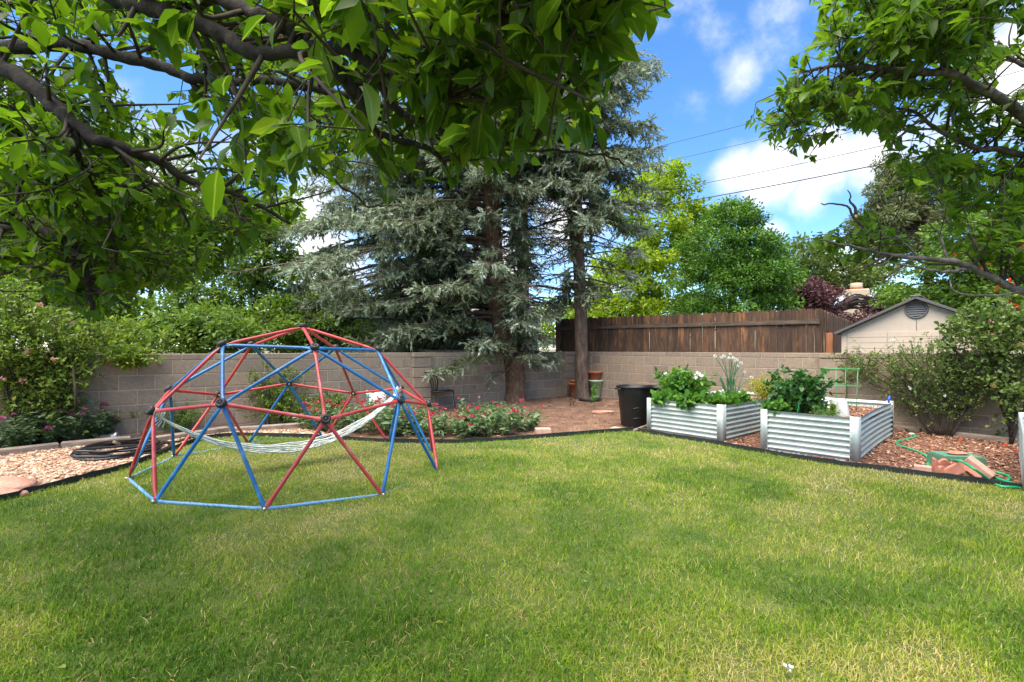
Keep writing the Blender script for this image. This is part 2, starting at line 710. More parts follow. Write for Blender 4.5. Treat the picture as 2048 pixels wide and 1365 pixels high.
surf('orange_wood', [(.3, (.28, .10, .04)), (.7, (.42, .17, .07))], 4, .8, .3, .003, stretch=(6, 6, 1))

surf('bark_spruce', [(.25, (.035, .024, .018)), (.5, (.10, .068, .050)), (.75, (.21, .15, .115))], 7, .95, 1.0, .03, stretch=(2.2, 2.2, .55), fine=16)
surf('bark_red', [(.25, (.05, .028, .018)), (.5, (.145, .082, .052)), (.75, (.26, .165, .11))], 8, .95, 1.0, .03, stretch=(1.8, 1.8, .9), fine=20)
surf('bark_plum', [(.25, (.007, .005, .004)), (.5, (.018, .0125, .009)), (.75, (.045, .033, .024))], 26, .9, .9, .008, fine=60)
surf('bark_grey', [(.25, (.025, .020, .017)), (.5, (.085, .072, .062)), (.75, (.22, .195, .175))], 18, .9, .9, .008, fine=55)
surf('twig', [(.3, (.022, .016, .012)), (.7, (.07, .05, .036))], 20, .9, .3, .002)
surf('stem_green', [(.3, (.08, .13, .04)), (.7, (.16, .2, .08))], 20, .7, .2, .002)

plum = [(0, (.032, .075, .009)), (.4, (.065, .135, .012)), (.8, (.105, .19, .016)), (1, (.19, .25, .022))]
leafmat('leaf_plum', plum, .62, .36, tcol=(1.6, 1.6, .5), vein=True)
leafmat('leaf_plum_single', plum, .62, .36, obj=True, tcol=(1.6, 1.6, .5), vein=True)
plum2 = [(0, (.045, .100, .012)), (.5, (.085, .170, .017)), (1, (.15, .25, .03))]
leafmat('leaf_plum_dark', plum2, .56, .36, tcol=(1.5, 1.5, .5))
leafmat('leaf_plum_dark_single', plum2, .56, .36, obj=True, tcol=(1.5, 1.5, .5), vein=True)
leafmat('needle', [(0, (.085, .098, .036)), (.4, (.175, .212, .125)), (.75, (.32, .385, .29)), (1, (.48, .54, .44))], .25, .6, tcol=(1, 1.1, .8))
leafmat('leaf_lime', [(0, (.14, .22, .012)), (.5, (.26, .37, .02)), (1, (.42, .50, .04))], .45, .5)
leafmat('leaf_dense', [(0, (.035, .10, .012)), (.5, (.078, .185, .018)), (1, (.17, .30, .040))], .3, .5)
leafmat('leaf_purple', [(0, (.045, .018, .022)), (.5, (.105, .045, .050)), (1, (.20, .11, .105))], .3, .45, tcol=(1.2, .8, .8))
leafmat('leaf_olive', [(0, (.055, .10, .022)), (.5, (.12, .18, .045)), (1, (.23, .29, .085))], .4, .5)
leafmat('leaf_locust', [(0, (.055, .115, .016)), (.5, (.115, .195, .026)), (1, (.23, .32, .05))], .42, .45)
leafmat('leaf_yellow', [(0, (.07, .13, .015)), (.5, (.15, .235, .028)), (1, (.33, .40, .05))], .42, .42)
leafmat('leaf_rose', [(0, (.060, .115, .022)), (.5, (.12, .19, .045)), (.85, (.20, .27, .08)), (1, (.34, .27, .09))], .36, .42)
leafmat('leaf_rose_left', [(0, (.075, .14, .018)), (.5, (.15, .24, .03)), (.85, (.26, .345, .055)), (1, (.40, .30, .07))], .36, .42)
leafmat('leaf_valerian', [(0, (.06, .115, .040)), (.5, (.115, .19, .085)), (1, (.21, .29, .17))], .28, .5)
leafmat('leaf_vine', [(0, (.045, .105, .012)), (.5, (.095, .185, .02)), (1, (.18, .29, .04))], .36, .42)
leafmat('leaf_pine', [(0, (.065, .085, .034)), (.5, (.15, .18, .075)), (1, (.29, .30, .13))], .2, .6)
leafmat('leaf_bed', [(0, (.035, .11, .016)), (.5, (.075, .20, .025)), (1, (.16, .32, .05))], .36, .4)
leafmat('leaf_bed_dark', [(0, (.018, .070, .018)), (.5, (.040, .125, .028)), (1, (.085, .20, .05))], .3, .4)
leafmat('leaf_dill', [(0, (.20, .24, .03)), (.6, (.42, .40, .05)), (1, (.62, .42, .06))], .36, .5)
leafmat('onion', [(0, (.04, .12, .05)), (.5, (.075, .18, .075)), (1, (.14, .25, .12))], .15, .45)
leafmat('petal_magenta', [(0, (.42, .05, .20)), (.5, (.55, .10, .30)), (1, (.68, .22, .42))], .25, .6, tcol=(1, .8, .9))
leafmat('petal_crimson', [(0, (.36, .025, .060)), (.5, (.50, .045, .10)), (1, (.62, .12, .19))], .25, .6, tcol=(1, .8, .9))
leafmat('petal_red', [(0, (.60, .03, .012)), (.5, (.75, .055, .02)), (1, (.85, .13, .04))], .3, .55, tcol=(1, .8, .8))
leafmat('petal_pink', [(0, (.62, .22, .24)), (1, (.78, .42, .40))], .3, .6, tcol=(1, .9, .9))
leafmat('petal_white', [(0, (.74, .74, .68)), (1, (.84, .84, .80))], .3, .6, tcol=(1, 1, .95))
leafmat('cone', [(0, (.13, .06, .025)), (1, (.30, .145, .065))], 0, .8)
leafmat('chip', [(0, (.065, .027, .018)), (.3, (.15, .062, .037)), (.6, (.25, .118, .072)), (.9, (.40, .24, .155)), (1, (.52, .38, .27))], 0, .85)
leafmat('pebble', [(0, (.24, .13, .08)), (.35, (.40, .25, .16)), (.7, (.52, .36, .25)), (1, (.64, .52, .40))], 0, .85)
leafmat('litter', [(0, (.045, .024, .015)), (.4, (.13, .068, .038)), (.75, (.25, .145, .085)), (1, (.42, .29, .19))], 0, .9)

# grass blades: rnd carries how dry a blade is
m, t, bs, out = base_mat('grass')
a = t.nodes.new('ShaderNodeAttribute')
a.attribute_name = 'rnd'
c = ramp(t, a.outputs['Fac'], [(0, (.050, .125, .006)), (.30, (.115, .230, .009)), (.52, (.225, .312, .015)), (.72, (.37, .378, .055)), (.88, (.46, .38, .15)), (1, (.58, .47, .24))])
t.links.new(c, bs.inputs['Base Color'])
bs.inputs['Roughness'].default_value = .55
bs.inputs['Specular IOR Level'].default_value = .25
tr = t.nodes.new('ShaderNodeBsdfTranslucent')
t.links.new(mixc(t, 1.0, c, (1.15, 1.2, .7), 'MULTIPLY'), tr.inputs[0])
ms = t.nodes.new('ShaderNodeMixShader')
ms.inputs[0].default_value = .32
t.links.new(bs.outputs[0], ms.inputs[1])
t.links.new(tr.outputs[0], ms.inputs[2])
t.links.new(ms.outputs[0], out.inputs[0])

surf('paint_red', [(.3, (.42, .030, .035)), (.7, (.53, .070, .072))], 3, .38, .12, .001, shift=True, spots=((.58, .24, .23), 5, .60, .2), objvar=.18)
surf('paint_blue', [(.3, (.008, .105, .30)), (.7, (.018, .155, .40))], 3, .36, .12, .001, shift=True, spots=((.16, .34, .60), 5, .60, .2), objvar=.18)
surf('paint_worn', [(.3, (.06, .22, .47)), (.6, (.14, .33, .58)), (.8, (.34, .36, .40))], 4, .5, .2, .001, shift=True)
plain('black_rubber', (.022, .022, .024), .55)
plain('black_plastic', (.010, .010, .0105), .40, spec=.35)
plain('black_iron', (.012, .011, .011), .5)
plain('grey_rim', (.17, .17, .175), .45)
plain('bolt', (.55, .53, .5), .35, .9)
surf('rope', [(.3, (.56, .60, .57)), (.55, (.74, .74, .69)), (.8, (.80, .78, .72))], 30, .9, .3, .002, spots=((.42, .60, .66), 12, .55, .1))
surf('rope_tie', [(.3, (.62, .56, .46)), (.7, (.78, .72, .62))], 30, .9, .4, .003)
surf('galv', [(.3, (.33, .38, .365)), (.55, (.40, .45, .43)), (.75, (.47, .515, .49))], 3.5, .42, .1, .001, metal=.15, spots=((.31, .355, .355), 9, .58, .14))
surf('galv_post', [(.3, (.31, .36, .355)), (.7, (.38, .43, .42))], 5, .45, .1, .001, metal=.15)
plain('rivet', (.30, .32, .32), .4, .6)
plain('terracotta', (.42, .13, .055), .85, scale=10, bstr=.2)
plain('sage_glaze', (.42, .52, .33), .45, scale=6)
surf('brick_red', [(.3, (.40, .135, .085)), (.5, (.52, .20, .13)), (.75, (.62, .29, .20))], 9, .9, .6, .005, objvar=.2)
surf('brick_pink', [(.3, (.42, .22, .17)), (.7, (.60, .38, .30))], 12, .9, .6, .004)
surf('red_rock', [(.3, (.30, .13, .09)), (.5, (.44, .22, .155)), (.75, (.56, .33, .245))], 5, .92, .8, .02)
plain('green_box', (.085, .20, .13), .6)
plain('hose_green', (.014, .34, .15), .38)
plain('hose_black', (.014, .014, .015), .42)
plain('edging', (.010, .017, .014), .7, var=.35, scale=3)
plain('white_plastic', (.72, .74, .72), .4)
plain('bag_white', (.68, .69, .67), .5, bstr=.3)
plain('bag_green', (.06, .22, .15), .5)
plain('print_red', (.55, .05, .03), .5)
plain('blue_plastic', (.02, .08, .50), .35)
plain('wire_green', (.045, .33, .10), .4)
plain('wire_grey', (.30, .31, .30), .4, .7)
plain('cable', (.035, .035, .04), .6)
plain('silver', (.45, .46, .48), .3, .8)
plain('dark_lens', (.02, .02, .035), .15)
plain('shed_wall', (.50, .415, .32), .7, var=.05)
plain('shed_roof', (.085, .080, .080), .7)
plain('vent', (.125, .125, .125), .6)
plain('sage_panel', (.47, .50, .33), .75, var=.08)
plain('cream_panel', (.50, .47, .36), .75, var=.08)
surf('roof_sheet', [(.3, (.42, .40, .39)), (.7, (.62, .59, .57))], 5, .7, .2, .003)
surf('stucco', [(.3, (.50, .42, .33)), (.7, (.64, .55, .45))], 12, .92, .5, .006)
surf('chimney_stucco', [(.3, (.40, .32, .24)), (.7, (.50, .41, .31))], 12, .92, .5, .006)
surf('roof_tile', [(.3, (.20, .13, .10)), (.7, (.32, .22, .17))], 12, .9, .4, .01)
surf('ornament', [(.3, (.48, .27, .09)), (.7, (.66, .42, .17))], 12, .7, .3, .003)
plain('pole_wood', (.12, .09, .07), .9, var=.3)
m, t, bs, out = base_mat('clear_plastic')
bs.inputs['Base Color'].default_value = (.86, .9, .88, 1)
bs.inputs['Roughness'].default_value = .35
trn = t.nodes.new('ShaderNodeBsdfTransparent')
trn.inputs[0].default_value = (.92, .96, .95, 1)
ms = t.nodes.new('ShaderNodeMixShader')
ms.inputs[0].default_value = .45
t.links.new(bs.outputs[0], ms.inputs[1])
t.links.new(trn.outputs[0], ms.inputs[2])
t.links.new(ms.outputs[0], out.inputs[0])
M = MATS
# ------------------------------------------------------------------ ground, beds, lawn
WA = np.array([-5.815, 6.40])
WC = np.array([1.645, 12.76])
WB = np.array([7.32, 6.88])
uL = norm(WC - WA)
uR = norm(WB - WC)
nL = np.array([uL[1], -uL[0]])       # towards the camera
nR = np.array([uR[1], -uR[0]])


def xy(p):
    return np.asarray(p, float)[:2]


edge_px = [(0, 1004), (60, 988), (120, 973), (180, 957), (240, 941), (290, 923), (328, 908), (371, 892), (413, 880), (459, 874),
           (511, 873), (622, 877), (720, 882), (834, 887), (900, 887), (968, 884), (1076, 877), (1160, 870), (1250, 863),
           (1275, 863), (1300, 868), (1360, 878), (1440, 891), (1520, 906), (1640, 926), (1716, 936), (1800, 947), (1900, 960), (1975, 970), (2048, 980)]
EDGE = [xy(gpt(*p)) for p in edge_px]
EDGE = [np.array([-4.35, 3.0]), np.array([-4.5, 2.2])][::-1] + EDGE + [EDGE[-1] + (EDGE[-1] - EDGE[-2]) * 3.5]
EDGE = cr(np.array(EDGE), 3)
LAWN = np.vstack([[[-9, 2.0]], EDGE, [[9.5, 2.6], [9.5, -4], [-9, -4]]])
iT = int(np.argmin(np.linalg.norm(EDGE - xy(gpt(700, 881)), axis=1)))
iM = int(np.argmin(np.linalg.norm(EDGE - xy(gpt(1288, 866)), axis=1)))
T_px = [(0, 911), (100, 899), (215, 887), (290, 883), (344, 880), (400, 871), (459, 863), (530, 858), (590, 857), (650, 866)]
TIM = np.array([[-6.6, 3.6]] + [xy(gpt(*p)) for p in T_px])
uf = norm(xy(gpt(1716, 926)) - xy(gpt(1523, 899)))     # along the front of the metal beds
vf = np.array([-uf[1], uf[0]])
p0 = EDGE[iM]
A_ = np.array([vf, -uR]).T
k = np.linalg.solve(A_, WC - p0)
MW = p0 + vf * k[0]                                     # where the mulch meets the right wall


def sheet(name, poly, dz, mat, step=.3):
    poly = np.asarray(poly, float)
    lo, hi = poly.min(0), poly.max(0)
    gx, gy = np.meshgrid(np.arange(lo[0], hi[0], step), np.arange(lo[1], hi[1], step))
    g = np.stack([gx.ravel(), gy.ravel()], 1) + rng.uniform(-.05, .05, (gx.size, 2))
    g = g[inpoly(g, poly)]
    pts = [Vector(p) for p in np.vstack([poly, g])]
    r = delaunay_2d_cdt(pts, [], [list(range(len(poly)))], 1, 1e-5)
    V = np.array([(p[0], p[1], float(gz(p[0], p[1])) + dz) for p in r[0]])
    f = np.array([q if len(q) == 3 else q[:3] for q in r[2]])
    a, b, c = V[f[:, 0]], V[f[:, 1]], V[f[:, 2]]
    fl = np.cross(b - a, c - a)[:, 2] < 0
    f[fl] = f[fl][:, ::-1]
    return tag(link(name, mk(name, V, [f], MATS[mat], None, True)), kind='structure')


gx = np.unique(np.concatenate([[-1500, -600, -250, -120, -60, -30, -18], np.arange(-12, 13.1, .5), [18, 30, 60, 120, 250, 600, 1500]]))
gy = np.unique(np.concatenate([[-1500, -600, -250, -120, -60, -30, -12], np.arange(-6, 18.1, .5), [24, 34, 60, 120, 250, 600, 1500]]))
X, Y = np.meshgrid(gx, gy)
V = np.stack([X.ravel(), Y.ravel(), gz(X, Y).ravel() - .02], 1)
i = np.arange(len(gy) - 1)[:, None] * len(gx)
j = np.arange(len(gx) - 1)[None]
Q = np.stack([i + j, i + j + 1, i + j + 1 + len(gx), i + j + len(gx)], -1).reshape(-1, 4)
tag(link('ground', mk('ground', V, [Q], M['far_ground'], None, True)), kind='structure')
sheet('lawn', LAWN, 0.0, 'lawn_soil')
GRAV = np.vstack([EDGE[:iT], TIM[::-1]])
sheet('gravel_path', GRAV, -.004, 'gravel_base')
wl0 = WA - uL * 6.0
SOIL = np.vstack([TIM, EDGE[iT:iM + 1], [MW, WC, wl0]])
sheet('planting_bed', SOIL, -.006, 'dirt_litter')
MUL = np.vstack([EDGE[iM:], [WB + uR * 3.0], [MW]])
sheet('mulch_bed', MUL, -.003, 'bark_mulch')


def ribbon(pts, th, z0, z1, wob=0.0):
    """upright band along a ground line"""
    pts = np.asarray(pts, float)
    t = norm(np.gradient(pts, axis=0))
    n = np.stack([-t[:, 1], t[:, 0]], 1) * th / 2
    g = gz(pts[:, 0], pts[:, 1]) + (rng.normal(0, wob, len(pts)) if wob else 0)
    mb = MB()
    m = len(pts)
    V = np.concatenate([np.c_[pts + n, g + z0], np.c_[pts + n, g + z1], np.c_[pts - n, g + z1], np.c_[pts - n, g + z0]])
    i = np.arange(m - 1)
    fs = [np.stack([i + k * m, i + 1 + k * m, i + 1 + ((k + 1) % 4) * m, i + ((k + 1) % 4) * m], 1)[:, ::-1] for k in range(4)]
    fs += [np.array([[0, m, 2 * m, 3 * m]]), np.array([[4 * m - 1, 3 * m - 1, 2 * m - 1, m - 1]])]
    return mb.add(V, fs)


iC = int(np.argmin(np.linalg.norm(EDGE - xy(gpt(1262, 863)), axis=1)))
for pts, lab in ((EDGE[3:iC + 1], 'long dark plastic lawn edging running past the climbing dome to the bins'),
                 (EDGE[iC:], 'thin dark green lawn edging along the bark mulch by the metal beds')):
    p3 = (*pts[0], float(gz(*pts[0])))
    solo('lawn_edging', ribbon(pts, .009, -.03, .056 if 'long' in lab else .020, .004), M['edging'], lab, 'edging', p3)

for (a, b, lab) in (((-90, 921), (118, 897), 'grey landscape timber edging the gravel below the pink valerian'),
                    ((122, 896), (262, 883), 'grey landscape timber lying behind the coiled black hose'),
                    ((300, 886), (455, 864), 'weathered timber border behind the dome between hose and shrub'),
                    ((460, 863), (600, 857), 'weathered timber border in front of the leggy shrub at the wall'),
                    ((1786, 858), (1842, 865), 'short end piece of grey timber by the metal bed'),
                    ((1846, 865), (2110, 897), 'long grey landscape timber at the foot of the rose bush')):
    A, B = xy(gpt(*a)), xy(gpt(*b))
    t_ = norm(B - A)
    L = np.linalg.norm(B - A)
    mid = (A + B) / 2
    rot = np.array([[t_[0], -t_[1], 0], [t_[1], t_[0], 0], [0, 0, 1]])
    z = float(gz(*mid))
    mb = MB().box((*mid, z + .02), (L, .11, .10), rot, bev=.012)
    solo('landscape_timber', mb, M['timber'], lab, 'timber', (*mid, z - .03))

# ------------------------------------------------------------------ block walls
WTOP = 1.21
BH, BL, JT = .2032, .4064, .012
full = MB().box((0, 0, 0), (BL - JT, .195, BH - JT), bev=.006).data('block', M['block'])
half = MB().box((0, 0, 0), (BL / 2 - JT, .195, BH - JT), bev=.006).data('block', M['block'])
capf = MB().box((0, 0, 0), (BL - JT, .20, .1 - JT), bev=.006).data('cap_block', M['block'])
pilf = MB().box((0, 0, 0), (BL - JT, .10, BH - JT), bev=.006).data('pier_block', M['block'])
pilc = MB().box((0, 0, 0), (BL + .004, .11, .1 - JT), bev=.006).data('pier_cap', M['block'])


def wall(name, label, P0, P1, piers, nfront):
    """running-bond block wall; each block its own piece over a recessed mortar core"""
    d = norm(P1 - P0)
    L = float(np.linalg.norm(P1 - P0))
    root = thing(name, label, 'wall', (*P0, 0), math.atan2(d[1], d[0]))
    s = 1 if np.dot(np.array([-d[1], d[0]]), nfront) > 0 else -1       # +y local or -y local faces the yard
    core = MB().box((L / 2, 0, WTOP / 2 - .06), (L, .183, WTOP + .10))
    part('mortar', core, M['mortar'], root, world=False)
    zc = WTOP - .1
    for r in range(6):
        z = zc - BH * (r + .5)
        off = (r % 2) * BL / 2
        x = off - BL / 2
        if off:
            o = link('block', half, root, (BL / 4, rng.normal(0, .0007), z))
            x = BL / 2 + BL / 2
        else:
            x = BL / 2
        while x + BL / 2 <= L + .01:
            link('block', full, root, (x, rng.normal(0, .0007), z + rng.normal(0, .0006)))
            x += BL
    x = BL * .5 + .11
    while x + BL / 2 <= L + .01:
        link('cap_block', capf, root, (x, rng.normal(0, .0007), WTOP - .05))
        x += BL
    for xp in piers:
        for r in range(6):
            link('pier_block', pilf, root, (xp, s * .135, zc - BH * (r + .5)))
        link('pier_cap', pilc, root, (xp, s * .138, WTOP - .048))
    return root


def on_line(P, d, xpx):
    sl = (xpx - 1024) / F
    return (sl * P[1] - P[0]) / (d[0] - sl * d[1])


L0 = WA - uL * 2.6
R1 = WB + uR * 2.4
wall('block_wall', 'long grey concrete block wall behind the climbing dome and spruce', L0, WC - uL * .11,
     [on_line(L0, uL, 132), on_line(L0, uL, 836), on_line(L0, uL, 1132)], nL)
wall('block_wall', 'tan concrete block wall behind the bins and metal raised beds', WC + uR * .11, R1,
     [on_line(WC, uR, 1655), on_line(WC, uR, 1163) + .12], nR)

# ------------------------------------------------------------------ fences
def picket_mesh(h):
    v = np.array([(-.068, 0), (.068, 0), (.068, h - .035), (.045, h), (-.045, h), (-.068, h - .035)])
    V = np.concatenate([np.c_[v[:, 0], np.full(6, -.008), v[:, 1]], np.c_[v[:, 0], np.full(6, .008), v[:, 1]]])
    mb = MB()
    k = np.arange(6)
    side = np.stack([k, (k + 1) % 6, (k + 1) % 6 + 6, k + 6], 1)
    mb.add(V, [side, [(0, 5, 4, 3), (0, 3, 2, 1), (6, 7, 8, 9), (6, 9, 10, 11)]])
    return mb.data('picket', M['picket'])


def fence(name, label, P0, P1, top, h, rails, nfront, posts):
    d = norm(P1 - P0)
    L = float(np.linalg.norm(P1 - P0))
    root = thing(name, label, 'fence', (*P0, 0), math.atan2(d[1], d[0]))
    s = 1 if np.dot(np.array([-d[1], d[0]]), nfront) > 0 else -1
    ms = [picket_mesh(h + q) for q in (0, .012, -.01)]
    x = .07
    while x < L:
        o = link('picket', ms[rng.integers(3)], root, (x, rng.normal(0, .003), top - h + rng.normal(0, .005)))
        o.rotation_euler = (rng.normal(0, .004), rng.normal(0, .0012), 0)
        x += .1355 + rng.uniform(0, .0025)
    for z in rails:
        n = 2
        for q in range(n):
            mb = MB().box((0, 0, 0), (L / n - .004, .038, .088), bev=.003)
            o = part('rail', mb, M['rail_wood'], root, world=False)
            o.location = (L / n * (q + .5), s * (.030 + .002 * q), z)
    for xp in posts:
        o = part('post', MB().box((0, 0, 0), (.088, .088, top - .12), bev=.004), M['rail_wood'], root, world=False)
        o.location = (xp, s * .094, (top - .12) / 2)
    return root


FA, FB = np.array([1.2, 13.22]), np.array([6.31, 9.86])
FC = np.array([9.9, 14.1])
fence('wooden_fence', 'weathered brown dog-eared picket fence rising behind the tan block wall', FA, FB, 2.1, 2.05, (1.835, .5), nR, [])
fence('wooden_fence', 'side run of the picket fence going back beside the beige shed', FB + np.array([.06, .02]), FC, 2.08, 2.03, (1.90,), np.array([.755, -.65]) * -1, [])
o = MB().box((6.40, 9.70, .80), (.10, .06, 1.6), bev=.004)
solo('wooden_board', o, M['orange_wood'], 'bare orange wooden board upright between fence and beige shed', 'board', (6.40, 9.70, 0))

# ------------------------------------------------------------------ beige shed behind the right wall
t0 = on_line(WC - nR * 1.2, uR, 1833)
SC0 = WC - nR * 1.2 + uR * t0
ang = math.atan2(uR[1], uR[0])
root = thing('garden_shed', 'beige plastic shed with grey gable roof and round vent above the wall', 'shed', (*SC0, 0), ang)
hw, ze, za, dp = 1.137, 1.585, 2.16, 2.4
# local x along the wall (uR), local +y away from the yard when s<0
ysg = 1 if np.dot(np.array([-uR[1], uR[0]]), nR) < 0 else -1
mb = MB()
pw = [(-hw, 0), (hw, 0), (hw, ze), (0, za), (-hw, ze)]
for y in (0, ysg * dp):
    V = [(x, y, z) for x, z in pw]
    mb.add(V, [[(0, 1, 2), (0, 2, 3), (0, 3, 4)]])
for sx in (-hw, hw):
    mb.add([(sx, 0, 0), (sx, ysg * dp, 0), (sx, ysg * dp, ze), (sx, 0, ze)], [[(0, 1, 2, 3)]])
part('wall', mb, M['shed_wall'], root, world=False)
z = 1.60
k = 0
while z > .9:                                  # lap boards of the front
    z0 = z - .105
    for (x0, x1) in ((-hw + .10, -.42), (-.41, .41), (.42, hw - .10)):
        b = MB().box(((x0 + x1) / 2, -ysg * .006, (z + z0) / 2), (x1 - x0, .012, .099), bev=.003)
        part('siding_board', b, M['shed_wall'], root, world=False)
    z = z0
for sx in (-1, 1):
    part('corner_trim', MB().box((sx * (hw - .045), -ysg * .009, ze / 2 - .02), (.085, .018, ze - .06), bev=.004), M['shed_wall'], root, world=False)
    # roof slab
    sl = math.atan2(za - ze, hw)
    ln = hw / math.cos(sl) + .10
    c, s_ = math.cos(sl), math.sin(sl)
    mid = np.array([sx * (hw / 2 + .05 * c), ysg * (dp / 2 - .04), (za + ze) / 2 + .035 - .05 * s_])
    rot = np.array([[c, 0, -sx * -s_ if False else sx * s_], [0, 1, 0], [-sx * s_, 0, c]])
    part('roof_panel', MB().box(mid, (ln, dp + .22, .045), rot, bev=.005), M['shed_roof'], root, world=False)
part('ridge_cap', MB().box((0, ysg * (dp / 2 - .04), za + .060), (.16, dp + .23, .035), bev=.01), M['shed_roof'], root, world=False)
part('seam', MB().box((0, -ysg * .004, (za + 1.60) / 2 - .13), (.008, .008, za - 1.60 - .25)), M['vent'], root, world=False)
vz = 1.985
vent = part('vent', MB().lathe([(.0, .012), (.135, .012), (.138, .030), (.155, .034), (.165, .022), (.165, 0)], 32, (0, 0, vz), (0, -ysg, 0)), M['vent'], root, True, world=False)
for q in range(6):
    zz = vz - .1 + q * .04
    wv = math.sqrt(max(.0, .13 ** 2 - (zz - vz) ** 2)) * 2
    rot = np.array(Matrix.Rotation(R(-35 * ysg), 3, 'X'))
    part('slat', MB().box((0, -ysg * .022, zz), (wv, .006, .036), rot), M['vent'], vent, world=False)

# ------------------------------------------------------------------ sheds behind the left wall
def panel_shed(name, label, P0, d, L, dep, z0, z1, wallm, roofm, pan):
    a = math.atan2(d[1], d[0])
    root = thing(name, label, 'shed', (*P0, 0), a)
    b = MB().box((L / 2, dep / 2, z0 / 2), (L, dep, z0))
    part('wall', b, M[wallm], root, world=False)
    n = int(L / pan)
    for q in range(n):
        part('wall_panel', MB().box((pan * (q + .5), -.008, z0 / 2 + .01), (pan - .012, .014, z0 - .06), bev=.003), M[wallm], root, world=False)
    part('corner_trim', MB().box((L - .03, -.018, z0 / 2), (.07, .03, z0 - .02)), M[wallm], root, world=False)
    sl = math.atan2(z1 - z0, dep)
    rot = np.array(Matrix.Rotation(sl, 3, 'X'))
    part('roof', MB().box((L / 2, dep / 2, (z0 + z1) / 2 + .05), (L + .25, dep / math.cos(sl) + .25, .05), rot), M[roofm], root, world=False)
    return root


pR = px(1076, 640, 15.0)
pl = norm(np.array([.80, .60]))
panel_shed('panel_shed', 'sage green panel shed with pale roof standing behind the spruce trunk', xy(pR) - pl * 3.9, pl, 3.9, 2.4, 2.12, 2.55, 'sage_panel', 'roof_sheet', .405)
pc = px(842, 640, 11.6)
panel_shed('panel_shed', 'cream panel shed half hidden behind the left spruce boughs', xy(pc) - pl * 1.5, pl, 1.5, 2.0, 1.95, 1.99, 'cream_panel', 'roof_sheet', .375)

# house with chimney far behind the fence
hp = px(1713, 640, 25.0)
root = thing('stucco_house', 'tan house with stucco chimney showing above the purple leaved tree', 'house', (hp[0], hp[1], 0), R(-35))
part('wall', MB().box((0, 3, 1.25), (9, 6, 2.5)), M['stucco'], root, world=False)
for sy in (-1, 1):
    rot = np.array(Matrix.Rotation(R(18) * -sy, 3, 'X'))
    part('roof', MB().box((0, 3 + sy * 1.62, 2.95), (9.8, 3.6, .14), rot), M['roof_tile'], root, world=False)
ch = part('chimney', MB().box((0, .6, 2.9), (1.12, .9, 3.0), bev=.05).box((0, .6, 4.28), (.86, .7, .26), bev=.06), M['chimney_stucco'], root, world=False)
part('chimney_pot', MB().lathe([(.25, 4.4), (.28, 4.5), (.28, 4.75), (.22, 4.76)], 16, (0, .6, 0)), M['chimney_stucco'], ch, True, world=False)
part('chimney_band', MB().lathe([(.29, 4.42), (.30, 4.46), (.29, 4.52)], 16, (0, .6, 0)), M['orange_wood'], ch, True, world=False)

# ------------------------------------------------------------------ overhead wires on their poles
def wpt(s):
    return np.array([(.312 + .495 * s) * 16, (1.39 - .39 * s) * 16])


W0, W1 = wpt(-.75), wpt(1.9)
for P, lab in ((W0, 'brown utility pole far behind the spruces carrying the overhead wires'),
               (W1, 'brown utility pole carrying the wires beyond the beige shed')):
    root = thing('utility_pole', lab, 'utility pole', (*P, 0), math.atan2(*(W1 - W0)[::-1]))
    part('pole', MB().tube([(0, 0, -.3), (0, 0, 5), (0, 0, 10.6)], [.15, .13, .10], 12), M['pole_wood'], root, True, world=False)
    part('crossarm', MB().box((0, 0, 10.2), (.10, 2.2, .12), bev=.01), M['pole_wood'], root, world=False)
wd = norm(W1 - W0)
wnn = np.array([-wd[1], wd[0]])
for (z, off, rad, sag, lab) in ((8.05, 0, .020, .55, 'thick lowest overhead cable crossing the big cloud'),
                               (8.68, .05, .012, .55, 'thin wire hanging just above the thick cable'),
                               (10.28, -.9, .009, .55, 'fine upper wire strung on the crossarm ends toward the yard'),
                               (10.28, .9, .009, .55, 'fine upper wire strung on the far crossarm ends')):
    t = np.linspace(0, 1, 40)
    P = W0 + (W1 - W0) * t[:, None] + wnn * off
    Z = z - sag * 4 * t * (1 - t)
    solo('overhead_wire', MB().tube(np.c_[P, Z], rad, 5), M['cable'], lab, 'wire', (*P[0], z), smooth_=True)
# ------------------------------------------------------------------ climbing dome (two-frequency geodesic)
DC = np.array([-2.3186, 5.3306, 0.0])
DA, DTX, DTY, DR = .2277, -.0365, -.0096, 1.524
ico = [(0, 0, 1)]
zz, rr = 1 / 5 ** .5, 2 / 5 ** .5
ico += [(rr * math.cos(2 * math.pi * k / 5), rr * math.sin(2 * math.pi * k / 5), zz) for k in range(5)]
ico += [(rr * math.cos(2 * math.pi * (k + .5) / 5), rr * math.sin(2 * math.pi * (k + .5) / 5), -zz) for k in range(5)]
ico = np.array(ico)
nd = {'A': ico[0]}
for k in range(5):
    nd['T%d' % k] = norm(ico[0] + ico[1 + k])
    nd['V%d' % k] = ico[1 + k]
    nd['E%d' % k] = norm(ico[1 + k] + ico[1 + (k + 1) % 5])
    nd['B%d' % (2 * k)] = norm(ico[1 + k] + ico[6 + (k - 1) % 5])
    nd['B%d' % (2 * k + 1)] = norm(ico[1 + k] + ico[6 + k])


def dw(v):
    c, s = math.cos(DA), math.sin(DA)
    x, y = v[0] * c - v[1] * s, v[0] * s + v[1] * c
    return DC + DR * np.array([x, y, v[2] + DTX * x + DTY * y]) + np.array([0, 0, -.003])


